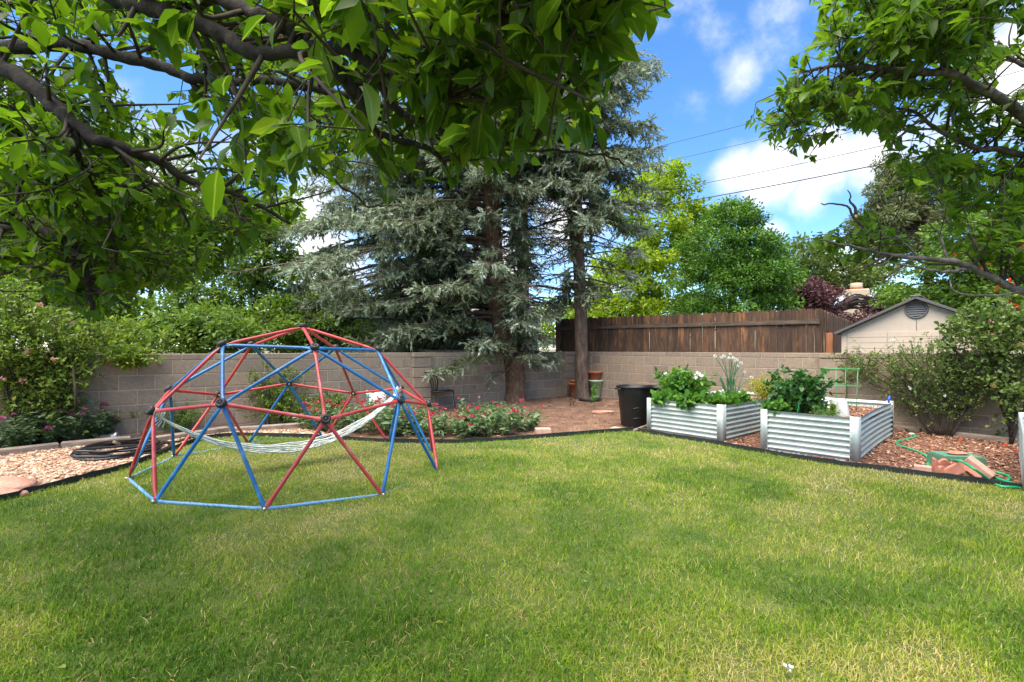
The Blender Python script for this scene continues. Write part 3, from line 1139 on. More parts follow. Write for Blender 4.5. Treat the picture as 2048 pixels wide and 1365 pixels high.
ND = {k: dw(v) for k, v in nd.items()}
red, blue, basee = [], [], []
for k in range(5):
    n = (k + 1) % 5
    red += [('A', 'T%d' % k), ('T%d' % k, 'V%d' % k), ('V%d' % k, 'E%d' % k), ('E%d' % k, 'V%d' % n), ('V%d' % k, 'B%d' % (2 * k)), ('V%d' % k, 'B%d' % (2 * k + 1))]
    blue += [('T%d' % k, 'T%d' % n), ('T%d' % k, 'E%d' % k), ('T%d' % n, 'E%d' % k), ('E%d' % k, 'B%d' % (2 * k + 1)), ('E%d' % k, 'B%d' % (2 * n))]
    basee += [('B%d' % (2 * k), 'B%d' % (2 * k + 1)), ('B%d' % (2 * k + 1), 'B%d' % (2 * n))]
dome = thing('climbing_dome', 'red and blue steel geodesic climbing dome standing on the lawn', 'climbing dome', tuple(DC))


def strut(a, b, mat, rad=.0160):
    A, B = ND[a], ND[b]
    d = norm(B - A)
    L = np.linalg.norm(B - A)
    ends = [0.02 if q[0] == 'B' else .035 for q in (a, b)]
    # round tube, pinched flat at the ends
    ts = np.array([ends[0], ends[0] + .03, ends[0] + .085, L / 2, L - ends[1] - .085, L - ends[1] - .03, L - ends[1]])
    out = norm((A + B) / 2 - DC)
    side = norm(np.cross(out, d))
    out = np.cross(d, side)
    fx = np.array([1.25, 1.25, 1.0, 1.0, 1.0, 1.25, 1.25]) * rad
    fy = np.array([.35, .45, 1.0, 1.0, 1.0, .45, .35]) * rad
    n = 12
    th = np.arange(n) * 2 * np.pi / n
    P = A + ts[:, None] * d
    V = P[:, None] + fx[:, None, None] * np.cos(th)[None, :, None] * side + fy[:, None, None] * np.sin(th)[None, :, None] * out
    m = len(ts)
    i = np.arange(m - 1)[:, None] * n
    j = np.arange(n)[None]
    k = (j + 1) % n
    q = np.stack([i + j, i + k, i + n + k, i + n + j], -1).reshape(-1, 4)
    return part('strut', MB().add(V.reshape(-1, 3), [q]), M[mat], dome, True)


for a, b in red:
    strut(a, b, 'paint_red')
for a, b in blue:
    strut(a, b, 'paint_blue')
for a, b in basee:
    strut(a, b, 'paint_worn', .0145)
hubm = MB().lathe([(.0, .030), (.012, .030), (.013, .018), (.020, .018), (.022, .030), (.035, .028), (.043, .018), (.044, .004), (.040, -.012), (.03, -.016), (0, -.016)], 20).data('hub', M['black_rubber'], True)
boltm = MB().lathe([(0, .009), (.011, .008), (.013, 0), (.013, -.02)], 10).data('bolt', M['bolt'], True)
for k_, p in ND.items():
    o_ = norm(p - DC)
    if k_[0] != 'B':
        h = link('hub', hubm, dome)
        q = Vector(o_).to_track_quat('Z', 'Y')
        h.matrix_local = Matrix.Translation(Vector(p - DC + o_ * .012)) @ q.to_matrix().to_4x4()
        if k_[0] in 'VE' and False:
            pass
        bo = link('bolt', boltm, dome)
        bo.matrix_local = Matrix.Translation(Vector(p - DC - o_ * .014)) @ Vector(-o_).to_track_quat('Z', 'Y').to_matrix().to_4x4()
    else:
        o2 = norm(np.array([o_[0], o_[1], .35]))
        bo = link('bolt', boltm, dome)
        bo.matrix_local = Matrix.Translation(Vector(p - DC + o2 * .020)) @ Vector(o2).to_track_quat('Z', 'Y').to_matrix().to_4x4()

# hammock slung between two hubs
pr = {k: project(v) for k, v in ND.items()}
hl = min((k for k in ND if k[0] == 'V'), key=lambda k: np.hypot(*(pr[k] - (308.5, 829))))
hr = min((k for k in ND if k[0] == 'E'), key=lambda k: np.hypot(*(pr[k] - (801, 780))))
HA, HB = ND[hl] - norm(ND[hl] - DC) * .02, ND[hr] - norm(ND[hr] - DC) * .02
ham = thing('rope_hammock', 'white and pale blue rope hammock tied inside the climbing dome', 'hammock', tuple((HA + HB) / 2 - np.array([0, 0, .5])))
t = np.linspace(0, 1, 60)
cen = HA + (HB - HA) * t[:, None]
cen[:, 2] -= .54 * (4 * t * (1 - t)) ** .85
side = norm(np.cross(HB - HA, (0, 0, 1)))
ns = 22
wid = .012 + .075 * np.sin(np.pi * t) ** .6
strands = []
for k in range(ns):
    f = (k / (ns - 1) - .5) * 2
    ph = rng.uniform(0, 6)
    drop = .035 * (1 - f * f) * np.sin(np.pi * t) + .006 * np.sin(t * 40 + ph)
    p = cen + side * (f * wid * .9)[:, None] + np.c_[np.zeros((60, 2)), -drop + abs(f) ** 1.5 * .045 * np.sin(np.pi * t)]
    strands.append(p)
mb = MB()
for p in strands:
    mb.tube(p, .0034, 4, False)
for k in range(ns - 1):                        # net knots: zigzag between neighbours
    a, b = strands[k], strands[k + 1]
    for i in range(4 + k % 2 * 2, 55, 4):
        mb.tube([a[i], b[i + 2]], .0028, 3, False)
tag(part('rope_net', mb, M['rope'], ham, True), kind='stuff')
for q in (4, 5):
    part('edge_rope', MB().tube(strands[0 if q == 4 else -1] + np.array([0, 0, .004]), .006, 6), M['rope'], ham, True)
for P, dirn in ((HA, HB - HA), (HB, HA - HB)):
    o_ = norm(P - DC)
    a, b = frame(np.array([0, 0, 1.0]))
    mb = MB()
    hd = norm(dirn - np.array([0, 0, .9]))
    u_, v_ = frame(norm(np.cross(o_, (0, 0, 1))))
    for lp in range(5):
        th = np.linspace(0, 2 * np.pi, 18)
        rr_ = .034 + .003 * (lp % 2)
        c = P + hd * (.018 * lp - .01)
        A1, B1 = frame(hd)
        mb.tube(c + rr_ * (np.cos(th)[:, None] * A1 + np.sin(th)[:, None] * B1), .0085, 6)
    for lp in range(5):
        e = P + np.array([rng.normal(0, .02), rng.normal(0, .015), -.06 - .10 * rng.random()])
        mb.tube(cr([P + hd * .03, (P + hd * .05 + e) / 2 + np.array([.02, 0, .0]), e], 5), .004, 5)
    part('tie_knot', mb, M['rope_tie'], ham, True)
e0 = cen[30] - np.array([0, 0, .035])
part('loose_cord', MB().tube(cr([cen[24] - np.array([0, 0, .03]), e0 + np.array([-.03, 0, -.045]), e0 + np.array([.05, 0, -.03]), e0 + np.array([.06, -.01, -.10])], 5), .004, 5), M['rope'], ham, True)
# ------------------------------------------------------------------ corrugated raised beds
PH = .535
corner_post = None


def panel(P0, P1, out, bow=0.0, dip=0.0):
    P0, P1, out = map(lambda v: np.asarray(v, float), (P0, P1, out))
    nx, per, sm = 13, 8, 8
    s = np.linspace(0, 1, nx)
    z = np.linspace(0, PH, per * sm + 1)
    off = .016 * np.cos(2 * np.pi * np.linspace(0, per, per * sm + 1))
    bw = bow * np.sin(np.pi * s)
    Vx = P0[None, None] + (P1 - P0)[None, None] * s[:, None, None] + out[None, None] * (off[None, :, None] + bw[:, None, None] * (.4 + .6 * z / PH)[None, :, None])
    Z = np.broadcast_to(z[None], (nx, len(z))) * (1 - dip * np.sin(np.pi * s))[:, None]
    V = np.concatenate([Vx, Z[..., None]], -1)
    back = V.copy()
    back[..., :2] -= out * .0016
    m = len(z)
    i = np.arange(nx - 1)[:, None] * m
    j = np.arange(m - 1)[None]
    q = np.stack([i + j, i + m + j, i + m + j + 1, i + j + 1], -1).reshape(-1, 4)
    mb = MB().add(V.reshape(-1, 3), [q])
    mb.add(back.reshape(-1, 3), [q[:, ::-1]])
    return mb


def planter(label, P, a, b, ang, bow=0.0, soil='bark_mulch', fill=.43):
    root = thing('raised_bed', label, 'raised bed', (P[0], P[1], P[2] - .02), ang)
    e = .028
    part('panel', panel((e, 0), (a - e, 0), (0, -1)), M['galv'], root, True, world=False)
    part('panel', panel((a - e, b), (e, b), (0, 1)), M['galv'], root, True, world=False)
    part('panel', panel((a, e), (a, b - e), (1, 0), bow, .012), M['galv'], root, True, world=False)
    part('panel', panel((0, b - e), (0, e), (-1, 0)), M['galv'], root, True, world=False)
    for (x, y, sx, sy) in ((0, 0, -1, -1), (a, 0, 1, -1), (a, b, 1, 1), (0, b, -1, 1)):
        w_, r = .075, .028
        prof = [(x - sx * w_, y + sy * .016)]
        cxx, cyy = x - sx * (r - .016), y - sy * (r - .016)
        for th in np.linspace(0, np.pi / 2, 5):
            prof.append((cxx + sx * r * math.sin(th), cyy + sy * r * math.cos(th)))
        prof.append((x + sx * .016, y - sy * w_))
        prof = np.array(prof)
        n = len(prof)
        inn = prof - np.array([sx, sy]) * .003
        V = np.concatenate([np.c_[prof, np.full(n, -.005)], np.c_[prof, np.full(n, PH + .012)], np.c_[inn, np.full(n, PH + .012)], np.c_[inn, np.full(n, -.005)]])
        i = np.arange(n - 1)
        fs = [np.stack([i + k * n, i + 1 + k * n, i + 1 + ((k + 1) % 4) * n, i + ((k + 1) % 4) * n], 1) for k in range(4)]
        po = part('corner_post', MB().add(V, fs), M['galv_post'], root, True, world=False)
        if sy < 0 or sx > 0:
            for q in range(8):
                zq = .033 + q * PH / 8
                if sy < 0:
                    o = link('screw', SCREW, po, (x - sx * .062, y - .0165, zq))
                    o.rotation_euler = (R(90), 0, 0)
                if sx > 0:
                    o = link('screw', SCREW, po, (x + .0165, y - sy * .062, zq))
                    o.rotation_euler = (0, R(90), 0)
    g = np.linspace(0.02, 1 - .02, 12)
    gx_, gy_ = np.meshgrid(g * a, g * b)
    zz_ = fill + .02 * vnoise(gx_ + P[0], gy_ + P[1], 4)
    V = np.stack([gx_.ravel(), gy_.ravel(), zz_.ravel()], 1)
    i = np.arange(11)[:, None] * 12
    j = np.arange(11)[None]
    q = np.stack([i + j, i + j + 1, i + 13 + j, i + 12 + j], -1).reshape(-1, 4)
    part('soil', MB().add(V, [q]), M[soil], root, True, world=False)
    return root


SCREW = MB().lathe([(0, .004), (.005, .003), (.006, 0)], 6).data('screw', M['rivet'], True)
angf = math.atan2(uf[1], uf[0])
P1 = gpt(1523, 899)
a1 = float(np.linalg.norm(xy(gpt(1716, 926)) - xy(P1)))
BED1 = planter('corrugated metal raised bed with tomato cage and clear cloches', P1, a1, 2.42, angf, -.035)
P2 = gpt(1295, 862)
a2 = float(np.linalg.norm(xy(gpt(1445, 885)) - xy(P2)))
d2 = norm(xy(gpt(1445, 885)) - xy(P2))
ang2 = math.atan2(d2[1], d2[0])
v2 = np.array([-d2[1], d2[0]])
BED2 = planter('corrugated metal raised bed full of strawberry leaves and white flowering onions', P2, a2, 2.42, ang2, .0)
P3 = gpt(2046, 985)
BED3 = planter('corrugated metal raised bed past the green hose whose post just shows', P3 + np.array([.02, 0, 0]), 1.02, 2.2, angf)


def inbed(P, u, v, x, y, z=.45):
    return np.array([*(xy(P) + np.asarray(u) * x + np.asarray(v) * y), P[2] + z])


# wood wedge and blue tool handle, loose bits at the beds
pb = inbed(P1, uf, vf, a1 - .03, 2.30, PH - .03)
mb = MB().tube([pb, pb + np.array([.012, .01, .06]), pb + np.array([.03, .02, .10])], [.014, .017, .013], 10)
solo('tool_handle', mb, M['blue_plastic'], 'blue plastic tool handle stuck in the corner of the metal bed', 'tool', tuple(pb), smooth_=True)


# ------------------------------------------------------------------ black bins
def bin_(label, P, r=.29, h=.68):
    root = thing('trash_can', label, 'bin', tuple(P), rz=R(20))
    k = r / .29
    body = [(.0, 0), (.215 * k, 0), (.222 * k, .015), (.245 * k, .28), (.252 * k, .30), (.262 * k, .5), (.272 * k, .52), (.278 * k, h - .05), (.283 * k, h - .02)]
    inner = [(.272 * k, h - .02), (.262 * k, h - .06), (.24 * k, .3), (.21 * k, .03), (0, .03)]
    part('body', MB().lathe(body + inner, 40), M['black_plastic'], root, True, world=False)
    part('rim', MB().lathe([(.279 * k, h - .035), (.300 * k, h - .030), (.306 * k, h - .012), (.298 * k, h + .002), (.282 * k, h - .002), (.276 * k, h - .02)], 40), M['grey_rim' if False else 'black_plastic'], root, True, world=False)
    for s in (-1, 1):
        mb = MB().tube(cr([(s * .285 * k, -.07, h - .05), (s * .335 * k, -.065, h - .045), (s * .345 * k, 0, h - .04), (s * .335 * k, .065, h - .045), (s * .285 * k, .07, h - .05)], 4), .013, 8)
        part('handle', mb, M['black_plastic'], root, True, world=False)
    th = np.linspace(-.35, .35, 9)                  # moulded grip low on the side
    for zz_, rad in ((.30, .252), (.13, .238)):
        arc = [(rad * k * math.sin(t_ - .35), -rad * k * math.cos(t_ - .35), zz_ + .03 * math.cos(t_ * 4)) for t_ in th]
        part('moulded_grip', MB().tube(arc, .010, 6), M['black_plastic'], root, True, world=False)
    return root


pbn = gpt(1277, 857)
pbn[1] += .28
bin_('round black plastic bin standing against the metal raised bed', pbn)
pb2 = px(1320, 775, 8.6)
pb2[2] = gz(pb2[0], pb2[1])
bin_('round black plastic bin tucked behind the nearer bin', pb2, .28, .64)


# ------------------------------------------------------------------ pots
def pot(name, label, P, r, h, mat, group=None, lip=.05, tilt=0):
    prof = [(0, 0), (r * .62, 0), (r * .66, .01), (r * .93, h - lip), (r * .95, h - lip), (r * 1.03, h - lip + .004), (r * 1.05, h), (r * .97, h), (r * .90, h - lip), (r * .62, .03), (0, .03)]
    o = solo(name, MB().lathe(prof, 32), M[mat], label, 'pot', tuple(P), group, True, world=False)
    o.rotation_euler = (tilt, 0, 0)
    return o


dpot = 12.0
pg = px(1190, 797, dpot)
pg[2] = gz(pg[0], pg[1])
pot('plant_pot', 'tall pale green glazed pot beside the slim conifer trunk', pg, .185, .44, 'sage_glaze')
pot('terracotta_pot', 'terracotta pot set on top of the pale green pot', pg + np.array([-.02, 0, .425]), .195, .23, 'terracotta')
pt = px(1151, 790, 12.1)
pt[2] = gz(pt[0], pt[1])
pot('terracotta_pot', 'tall terracotta pot behind the slim conifer trunk by the wall', pt, .18, .36, 'terracotta')
pot('terracotta_pot', 'small terracotta pot nested in the tall one behind the trunk', pt + np.array([.02, 0, .19]), .15, .24, 'terracotta')
pls = px(1180, 803, 11.3)
pls[2] = gz(pls[0], pls[1])
solo('pot_saucer', MB().lathe([(0, .004), (.25, .004), (.26, .025), (.275, .03), (.28, .022), (.268, 0), (0, -.0)], 36), M['black_rubber'],
     'flat dark rubber disc lying on the ground by the slim conifer', 'disc', tuple(pls + np.array([0, 0, .01])), smooth_=True, world=False)

# ------------------------------------------------------------------ wrought iron chair at the left wall
cp = px(880, 812, 9.9)
cp[2] = gz(cp[0], cp[1])
chair = thing('garden_chair', 'black wrought iron chair with spindle back before the shaded wall', 'chair', tuple(cp), R(38))
sh = .40
sw = .22
seatpts = [(-sw, -sw, sh), (sw * .8, -sw, sh), (sw, -sw * .8, sh), (sw, sw * .8, sh), (sw * .8, sw, sh), (-sw, sw, sh), (-sw, -sw, sh)]
mb = MB().tube(seatpts, .013, 8)
mb.box((0, 0, sh + .004), (2 * sw - .02, 2 * sw - .02, .012))
part('seat', mb, M['black_iron'], chair, True, world=False)
th = np.linspace(-1.5, 1.5, 9)
top = [(-.20 - .16 * math.cos(t_) - .02, .27 * math.sin(t_), sh + .40 - .10 * (1 - math.cos(t_))) for t_ in th]
part('back_rail', MB().tube(cr(top, 3), .014, 8), M['black_iron'], chair, True, world=False)
for k_, t_ in enumerate(th):
    b_ = (-.19 - .02 * math.cos(t_), .20 * math.sin(t_), sh)
    part('spindle', MB().tube(cr([b_, ((b_[0] + top[k_][0]) / 2 + .025, (b_[1] + top[k_][1]) / 2, sh + .18), top[k_]], 4), .0085 if 0 < k_ < 8 else .013, 6), M['black_iron'], chair, True, world=False)
for (x, y, dx, dy) in ((-.19, -.19, -.10, -.05), (-.19, .19, -.10, .05), (.20, -.19, .05, -.05), (.20, .19, .05, .05)):
    part('leg', MB().tube(cr([(x, y, sh), (x + dx * .15, y + dy * .2, sh * .6), (x + dx, y + dy, 0)], 4), .011, 8), M['black_iron'], chair, True, world=False)

# ------------------------------------------------------------------ bag with red print behind the valerian
bp = px(752, 838, 8.9)
bp[2] = gz(bp[0], bp[1])
bag = thing('soil_bag', 'white and green bag with red lettering behind the dome at the wall', 'bag', tuple(bp - np.array([0, 0, .05])), R(6))
ng = 14
u_, w2 = np.meshgrid(np.linspace(-1, 1, ng), np.linspace(0, 1, ng))
hb = .52
bx = .20 * u_ * (1 - .10 * w2)
for sgn in (-1,):
    pass
thick = .085 * (1 - u_ ** 2) ** .5 * (1 - w2 ** 3) + .004
zb = hb * w2 + .03 * np.sin(u_ * 5) * w2 ** 3
mb = MB()
i = np.arange(ng - 1)[:, None] * ng
j = np.arange(ng - 1)[None]
qq = np.stack([i + j, i + j + 1, i + ng + j + 1, i + ng + j], -1).reshape(-1, 4)
mb.add(np.stack([bx, -thick, zb], -1).reshape(-1, 3), [qq])
mb.add(np.stack([bx, thick, zb], -1).reshape(-1, 3), [qq[:, ::-1]])
part('sack', mb, M['bag_white'], bag, True, world=False)
ms_ = (u_ < -.55)
mb = MB()
ug = np.linspace(-1.0, -.62, 5)
zg = np.linspace(.02, .92, 10)
U, W_ = np.meshgrid(ug, zg)
Tk = .085 * np.sqrt(np.maximum(1 - U ** 2, 0)) * (1 - W_ ** 3) + .0075
i = np.arange(9)[:, None] * 5
j = np.arange(4)[None]
q5 = np.stack([i + j, i + j + 1, i + 6 + j, i + 5 + j], -1).reshape(-1, 4)
mb.add(np.stack([.20 * U * (1 - .1 * W_), -Tk, hb * W_], -1).reshape(-1, 3), [q5])
part('printed_band', mb, M['bag_green'], bag, True, world=False)
cu = bpy.data.curves.new('lettering', 'FONT')
cu.body = 'SER'
cu.size = .115
cu.extrude = .001
cu.align_x = 'CENTER'
tmp = bpy.data.objects.new('lettering', cu)
COL.objects.link(tmp)
dg = bpy.context.evaluated_depsgraph_get()
me = bpy.data.meshes.new_from_object(tmp.evaluated_get(dg))
bpy.data.objects.remove(tmp)
me.materials.clear()
me.materials.append(M['print_red'])
nv = len(me.vertices)
co = np.zeros(nv * 3, np.float32)
me.vertices.foreach_get('co', co)
co = co.reshape(-1, 3)
lx = co[:, 0] + .015
lz = co[:, 1] + .30
un = np.clip(lx / (.2 * .95), -.98, .98)
yy = -(.085 * np.sqrt(1 - un ** 2) * (1 - (lz / hb) ** 3) + .0065) - co[:, 2]
me.vertices.foreach_set('co', np.stack([lx, yy, lz], 1).astype(np.float32).ravel())
part('lettering', me, None, bag, world=False)

# ------------------------------------------------------------------ bird feeder, ornament, board on the wall
fd = px(921, 655, 10.4)
feeder = thing('bird_feeder', 'small hanging bird feeder below the spruce bough', 'bird feeder', tuple(fd))
part('tray', MB().lathe([(0, -.005), (.07, -.005), (.082, .012), (.075, .014), (0, .008)], 20), M['bark_red'], feeder, True, world=False)
part('tube', MB().lathe([(.035, .01), (.036, .15), (.0, .152)], 16), M['clear_plastic'], feeder, True, world=False)
part('roof', MB().lathe([(.055, .14), (.05, .155), (.012, .185), (0, .19)], 16), M['bark_red'], feeder, True, world=False)
part('hanger', MB().tube([(0, 0, .18), (.004, 0, .4), (0, .01, .75)], .003, 5), M['cable'], feeder, True, world=False)
part('tail_wire', MB().tube([(.01, 0, 0), (.03, 0, -.15), (.06, 0, -.4)], .003, 5), M['cable'], feeder, True, world=False)
tpar = on_line(WA, uL, 842)
pw_ = WA + uL * tpar + nL * .1035
oz = H + (HZ - 718) / F * pw_[1]
mb = MB()
V = np.array([(0, 0, .10), (.062, 0, .01), (.03, 0, -.06), (0, 0, -.105), (-.03, 0, -.06), (-.062, 0, .01)])
Vb = V.copy()
V[:, 1] -= .02
V = np.vstack([V, Vb, [[0, -.035, -.01]]])
k6 = np.arange(6)
mb.add(V, [np.stack([np.full(6, 12), k6, (k6 + 1) % 6], 1), np.stack([k6, (k6 + 1) % 6, (k6 + 1) % 6 + 6, k6 + 6], 1)])
o = solo('wall_ornament', mb, M['ornament'], 'orange diamond shaped ornament hung on the shaded block wall', 'ornament', (*pw_, oz), world=False)
o.rotation_euler = (0, 0, math.atan2(uL[1], uL[0]))
tb = on_line(WA, uL, 888)
pbd = WA + uL * tb
mb = MB().box((0, 0, .022), (.95, .09, .028), bev=.004)
o = solo('plank', mb, M['rail_wood'], 'short dark plank lying on top of the block wall', 'plank', (*pbd, WTOP - .008 + .003), world=False)
o.rotation_euler = (0, 0, math.atan2(uL[1], uL[0]))

# ------------------------------------------------------------------ bricks, valve box, rocks
def scallop(w=.20, h=.10, t=.055):
    n = 22
    xs = np.linspace(-w / 2, w / 2, n)
    top = h * .72 + h * .28 * np.abs(np.cos(np.pi * (xs / w + .5) * 1.0 * 2 - np.pi / 2 * 0)) ** .8
    V = np.concatenate([np.c_[xs, np.full(n, -t / 2), np.zeros(n)], np.c_[xs, np.full(n, -t / 2), top], np.c_[xs, np.full(n, t / 2), top], np.c_[xs, np.full(n, t / 2), np.zeros(n)]])
    i = np.arange(n - 1)
    fs = [np.stack([i + k * n, i + 1 + k * n, i + 1 + ((k + 1) % 4) * n, i + ((k + 1) % 4) * n], 1) for k in range(4)]
    fs.append(np.array([[0, n, 2 * n, 3 * n], [4 * n - 1, 3 * n - 1, 2 * n - 1, n - 1]]))
    return MB().add(V, fs)


def brickthing(name, mb, mat, label, pxy, rot, dz=.0, cat='brick', group=None):
    p = gpt(*pxy)
    p[2] += dz
    o = solo(name, mb, M[mat], label, cat, tuple(p), group, world=False)
    o.rotation_euler = rot
    return o


BR = lambda: MB().box((0, 0, .03), (.205, .095, .058), bev=.004)
brickthing('brick', BR(), 'brick_pink', 'flat pale red brick lying along the edging left of the pile', (1853, 944), (0, 0, R(-38)), 0)
brickthing('scalloped_brick', scallop(.19, .15, .06), 'brick_red', 'scalloped red edging brick upright at the back of the pile', (1888, 946), (R(8), 0, R(-30)), 0)
brickthing('scalloped_brick', scallop(.16, .11, .06), 'brick_red', 'scalloped red edging brick upright in front of the pile', (1886, 954), (R(-6), 0, R(-12)), 0)
brickthing('scalloped_brick', MB().box((0, 0, .05), (.20, .055, .10), bev=.005), 'brick_red', 'red brick tilted like a tent in the pile', (1913, 957), (0, R(-38), R(-35)), .03)
brickthing('brick', MB().box((0, 0, .03), (.215, .10, .06), bev=.004), 'brick_red', 'smooth red brick leaning down the front of the pile', (1931, 958), (R(-15), R(40), R(-35)), .075)
brickthing('brick', MB().box((0, 0, .03), (.24, .11, .05), bev=.004), 'brick_pink', 'pale pink paver leaning from the green box to the edging', (1955, 956), (R(12), R(40), R(-50)), .09)
brickthing('brick', MB().box((0, 0, .03), (.20, .10, .055), bev=.004), 'brick_pink', 'pale paver lying against the green box under the hose', (1930, 938), (R(18), R(4), R(-25)), .07)
pv = gpt(1930, 941)
vb = thing('valve_box', 'green plastic valve box among the red bricks and hose', 'valve box', tuple(pv), R(-12))
part('box', MB().box((0, .14, .06), (.42, .29, .14), taper=.94), M['green_box'], vb, world=False)
part('lid', MB().box((0, .14, .137), (.37, .25, .02), bev=.006), M['green_box'], vb, world=False)
pr_ = pv + np.array([.02, .11, .149])
mb = MB()


def rock(c, size, seed, n=14, m=9):
    r0 = np.random.default_rng(seed)
    th = np.arange(n) * 2 * np.pi / n
    ph = np.linspace(-np.pi / 2, np.pi / 2, m)
    D = np.stack([np.cos(ph)[:, None] * np.cos(th), np.cos(ph)[:, None] * np.sin(th), np.repeat(np.sin(ph)[:, None], n, 1)], -1)
    w_ = r0.normal(size=(6, 3))
    b_ = sum(np.cos(D @ w_[k] * 2.2 + k) for k in range(6)) * .07
    P = np.asarray(c) + D * (1 + b_[..., None]) * np.asarray(size)
    i = np.arange(m - 1)[:, None] * n
    j = np.arange(n)[None]
    k = (j + 1) % n
    q = np.stack([i + j, i + k, i + n + k, i + n + j], -1).reshape(-1, 4)
    return MB().add(P.reshape(-1, 3), [q])


solo('flagstone', rock((0, 0, .014), (.10, .06, .016), 3), M['brick_red'], 'flat red stone lying on the green valve box', 'stone', tuple(pr_), world=False, smooth_=True)
p = gpt(22, 978)
solo('rock', rock((0, 0, .03), (.20, .15, .07), 5), M['red_rock'], 'big rounded red rock in the pink gravel', 'rock', tuple(p), world=False, smooth_=True)
p = gpt(18, 992)
solo('rock', rock((0, 0, .015), (.13, .05, .045), 8), M['red_rock'], 'flat darker red stone leaning on the edging below the big rock', 'rock', tuple(p), world=False, smooth_=True)
p = gpt(1086, 868)
solo('brick', MB().box((0, 0, .045), (.24, .15, .085), bev=.008), M['brick_pink'], 'pale pink concrete brick at the end of the red valerian', 'brick', tuple(p), world=False).rotation_euler = (0, 0, R(6))
p = gpt(1205, 824)
solo('flagstone', rock((0, 0, .0), (.22, .12, .03), 12), M['red_rock'], 'flat pink stone sunk in the bare dirt', 'stone', tuple(p), world=False, smooth_=True)
p = gpt(1232, 858)
solo('flagstone', rock((0, 0, .01), (.10, .05, .025), 13), M['mortar'], 'small pale stone at the edging beside the bin', 'stone', tuple(p), world=False, smooth_=True)
A, B = gpt(1268, 865), gpt(1293, 857)
solo('wooden_stick', MB().tube([A + np.array([0, 0, .03]), B + np.array([0, 0, .04])], .022, 8), M['timber'], 'short piece of pale wood between bin and raised bed', 'wood', tuple(A))

# ------------------------------------------------------------------ hoses
def ground_path(pts, lift=.014, n=5):
    W = []
    for q in pts:
        p = gpt(q[0], q[1])
        W.append(p + np.array([0, 0, lift + (q[2] if len(q) > 2 else 0)]))
    return cr(W, n)


def air(x, y, up):
    return gpt(x, y, up)


h1 = [gpt(1824.5, 868.8, .014), gpt(1831, 874, .014), gpt(1812, 879, .014), gpt(1794, 884, .014), gpt(1795, 890, .014), gpt(1814, 896, .014), gpt(1839, 905, .014),
      gpt(1853, 913, .014), gpt(1860, 922, .014), gpt(1855, 930, .014), gpt(1863, 938, .014), gpt(1878, 941, .02), gpt(1895, 930, .03), gpt(1899, 920, .05),
      gpt(1905, 921, .13), gpt(1912, 921, .18), gpt(1926, 925, .19), gpt(1946, 937, .18), gpt(1962, 948, .12), gpt(1974, 957, .05), gpt(1985, 966, .015), gpt(2002, 973, .014),
      gpt(2030, 975, .014), gpt(2060, 976, .014), gpt(2080, 966, .014), gpt(2047, 972, .025), gpt(2002, 960, .02), gpt(1972, 947, .03), gpt(1975, 943, .03), gpt(1996, 946, .02), gpt(2014, 951, .014), gpt(2020, 957, .014), gpt(2016, 962, .014)]
hp_ = cr(h1, 6)
gh = thing('garden_hose', 'bright green garden hose winding over the mulch and brick pile', 'hose', tuple(h1[0]))
part('hose', MB().tube(hp_, .0125, 8), M['hose_green'], gh, True)
part('coupling', MB().tube([h1[0] + np.array([-.02, .03, .0]), h1[0], h1[0] + np.array([.015, -.015, 0])], .019, 10), M['white_plastic'], gh, True)
bh = cr([gpt(1797, 848, .02), gpt(1806, 856, .02), gpt(1816, 863, .02), gpt(1823, 867.6, .016)], 5)
solo('garden_hose', MB().tube(bh, .016, 8), M['hose_black'], 'short black hose end joined to the green hose by the metal bed', 'hose', tuple(bh[0]), smooth_=True)
loop = [(158, 909), (200, 899), (258, 891), (306, 887), (334, 892), (326, 903), (282, 913), (222, 921), (172, 922), (152, 916)]
ctr = np.mean([gpt(*q) for q in loop], 0)
pts = []
for lp in range(5):
    sc_ = 1.0 - .05 * lp + rng.normal(0, .01)
    for k_, q in enumerate(loop):
        w_ = gpt(*q)
        p = ctr + (w_ - ctr) * sc_ + np.array([rng.normal(0, .03), rng.normal(0, .05), 0])
        p[2] = gz(p[0], p[1]) + .018 + .017 * lp + rng.normal(0, .003)
        pts.append(p)
pts += [gpt(345, 885, .02), gpt(372, 878, .02), gpt(420, 872, .02)]
solo('garden_hose', MB().tube(cr(pts, 5), .0145, 8), M['hose_black'], 'coiled black hose lying on the pink gravel beside the dome', 'hose', tuple(ctr), smooth_=True)

# ------------------------------------------------------------------ small spotlight by the wall
sp = gpt(216, 884)
spot = thing('spotlight', 'small silver garden spotlight lying by the timber at the wall', 'spotlight', tuple(sp), R(15))
part('housing', MB().lathe([(0, -.10), (.03, -.10), (.036, -.08), (.038, .07), (.046, .085), (.046, .11), (.040, .11), (0, .095)], 18, (0, 0, .05), (1, .1, .25)), M['silver'], spot, True, world=False)
part('solar_panel', MB().box((-.02, -.03, .07), (.12, .05, .012), np.array(Matrix.Rotation(R(50), 3, 'X'))), M['dark_lens'], spot, world=False)
part('stake', MB().tube([(-.02, 0, .03), (-.06, .02, -.02)], .012, 8), M['black_plastic'], spot, True, world=False)
A, B = gpt(228, 884, .10), gpt(243, 891, .01)
solo('wooden_stake', MB().tube([A, B], .018, 6), M['timber'], 'short split wooden stake behind the silver spotlight', 'stake', tuple(B))

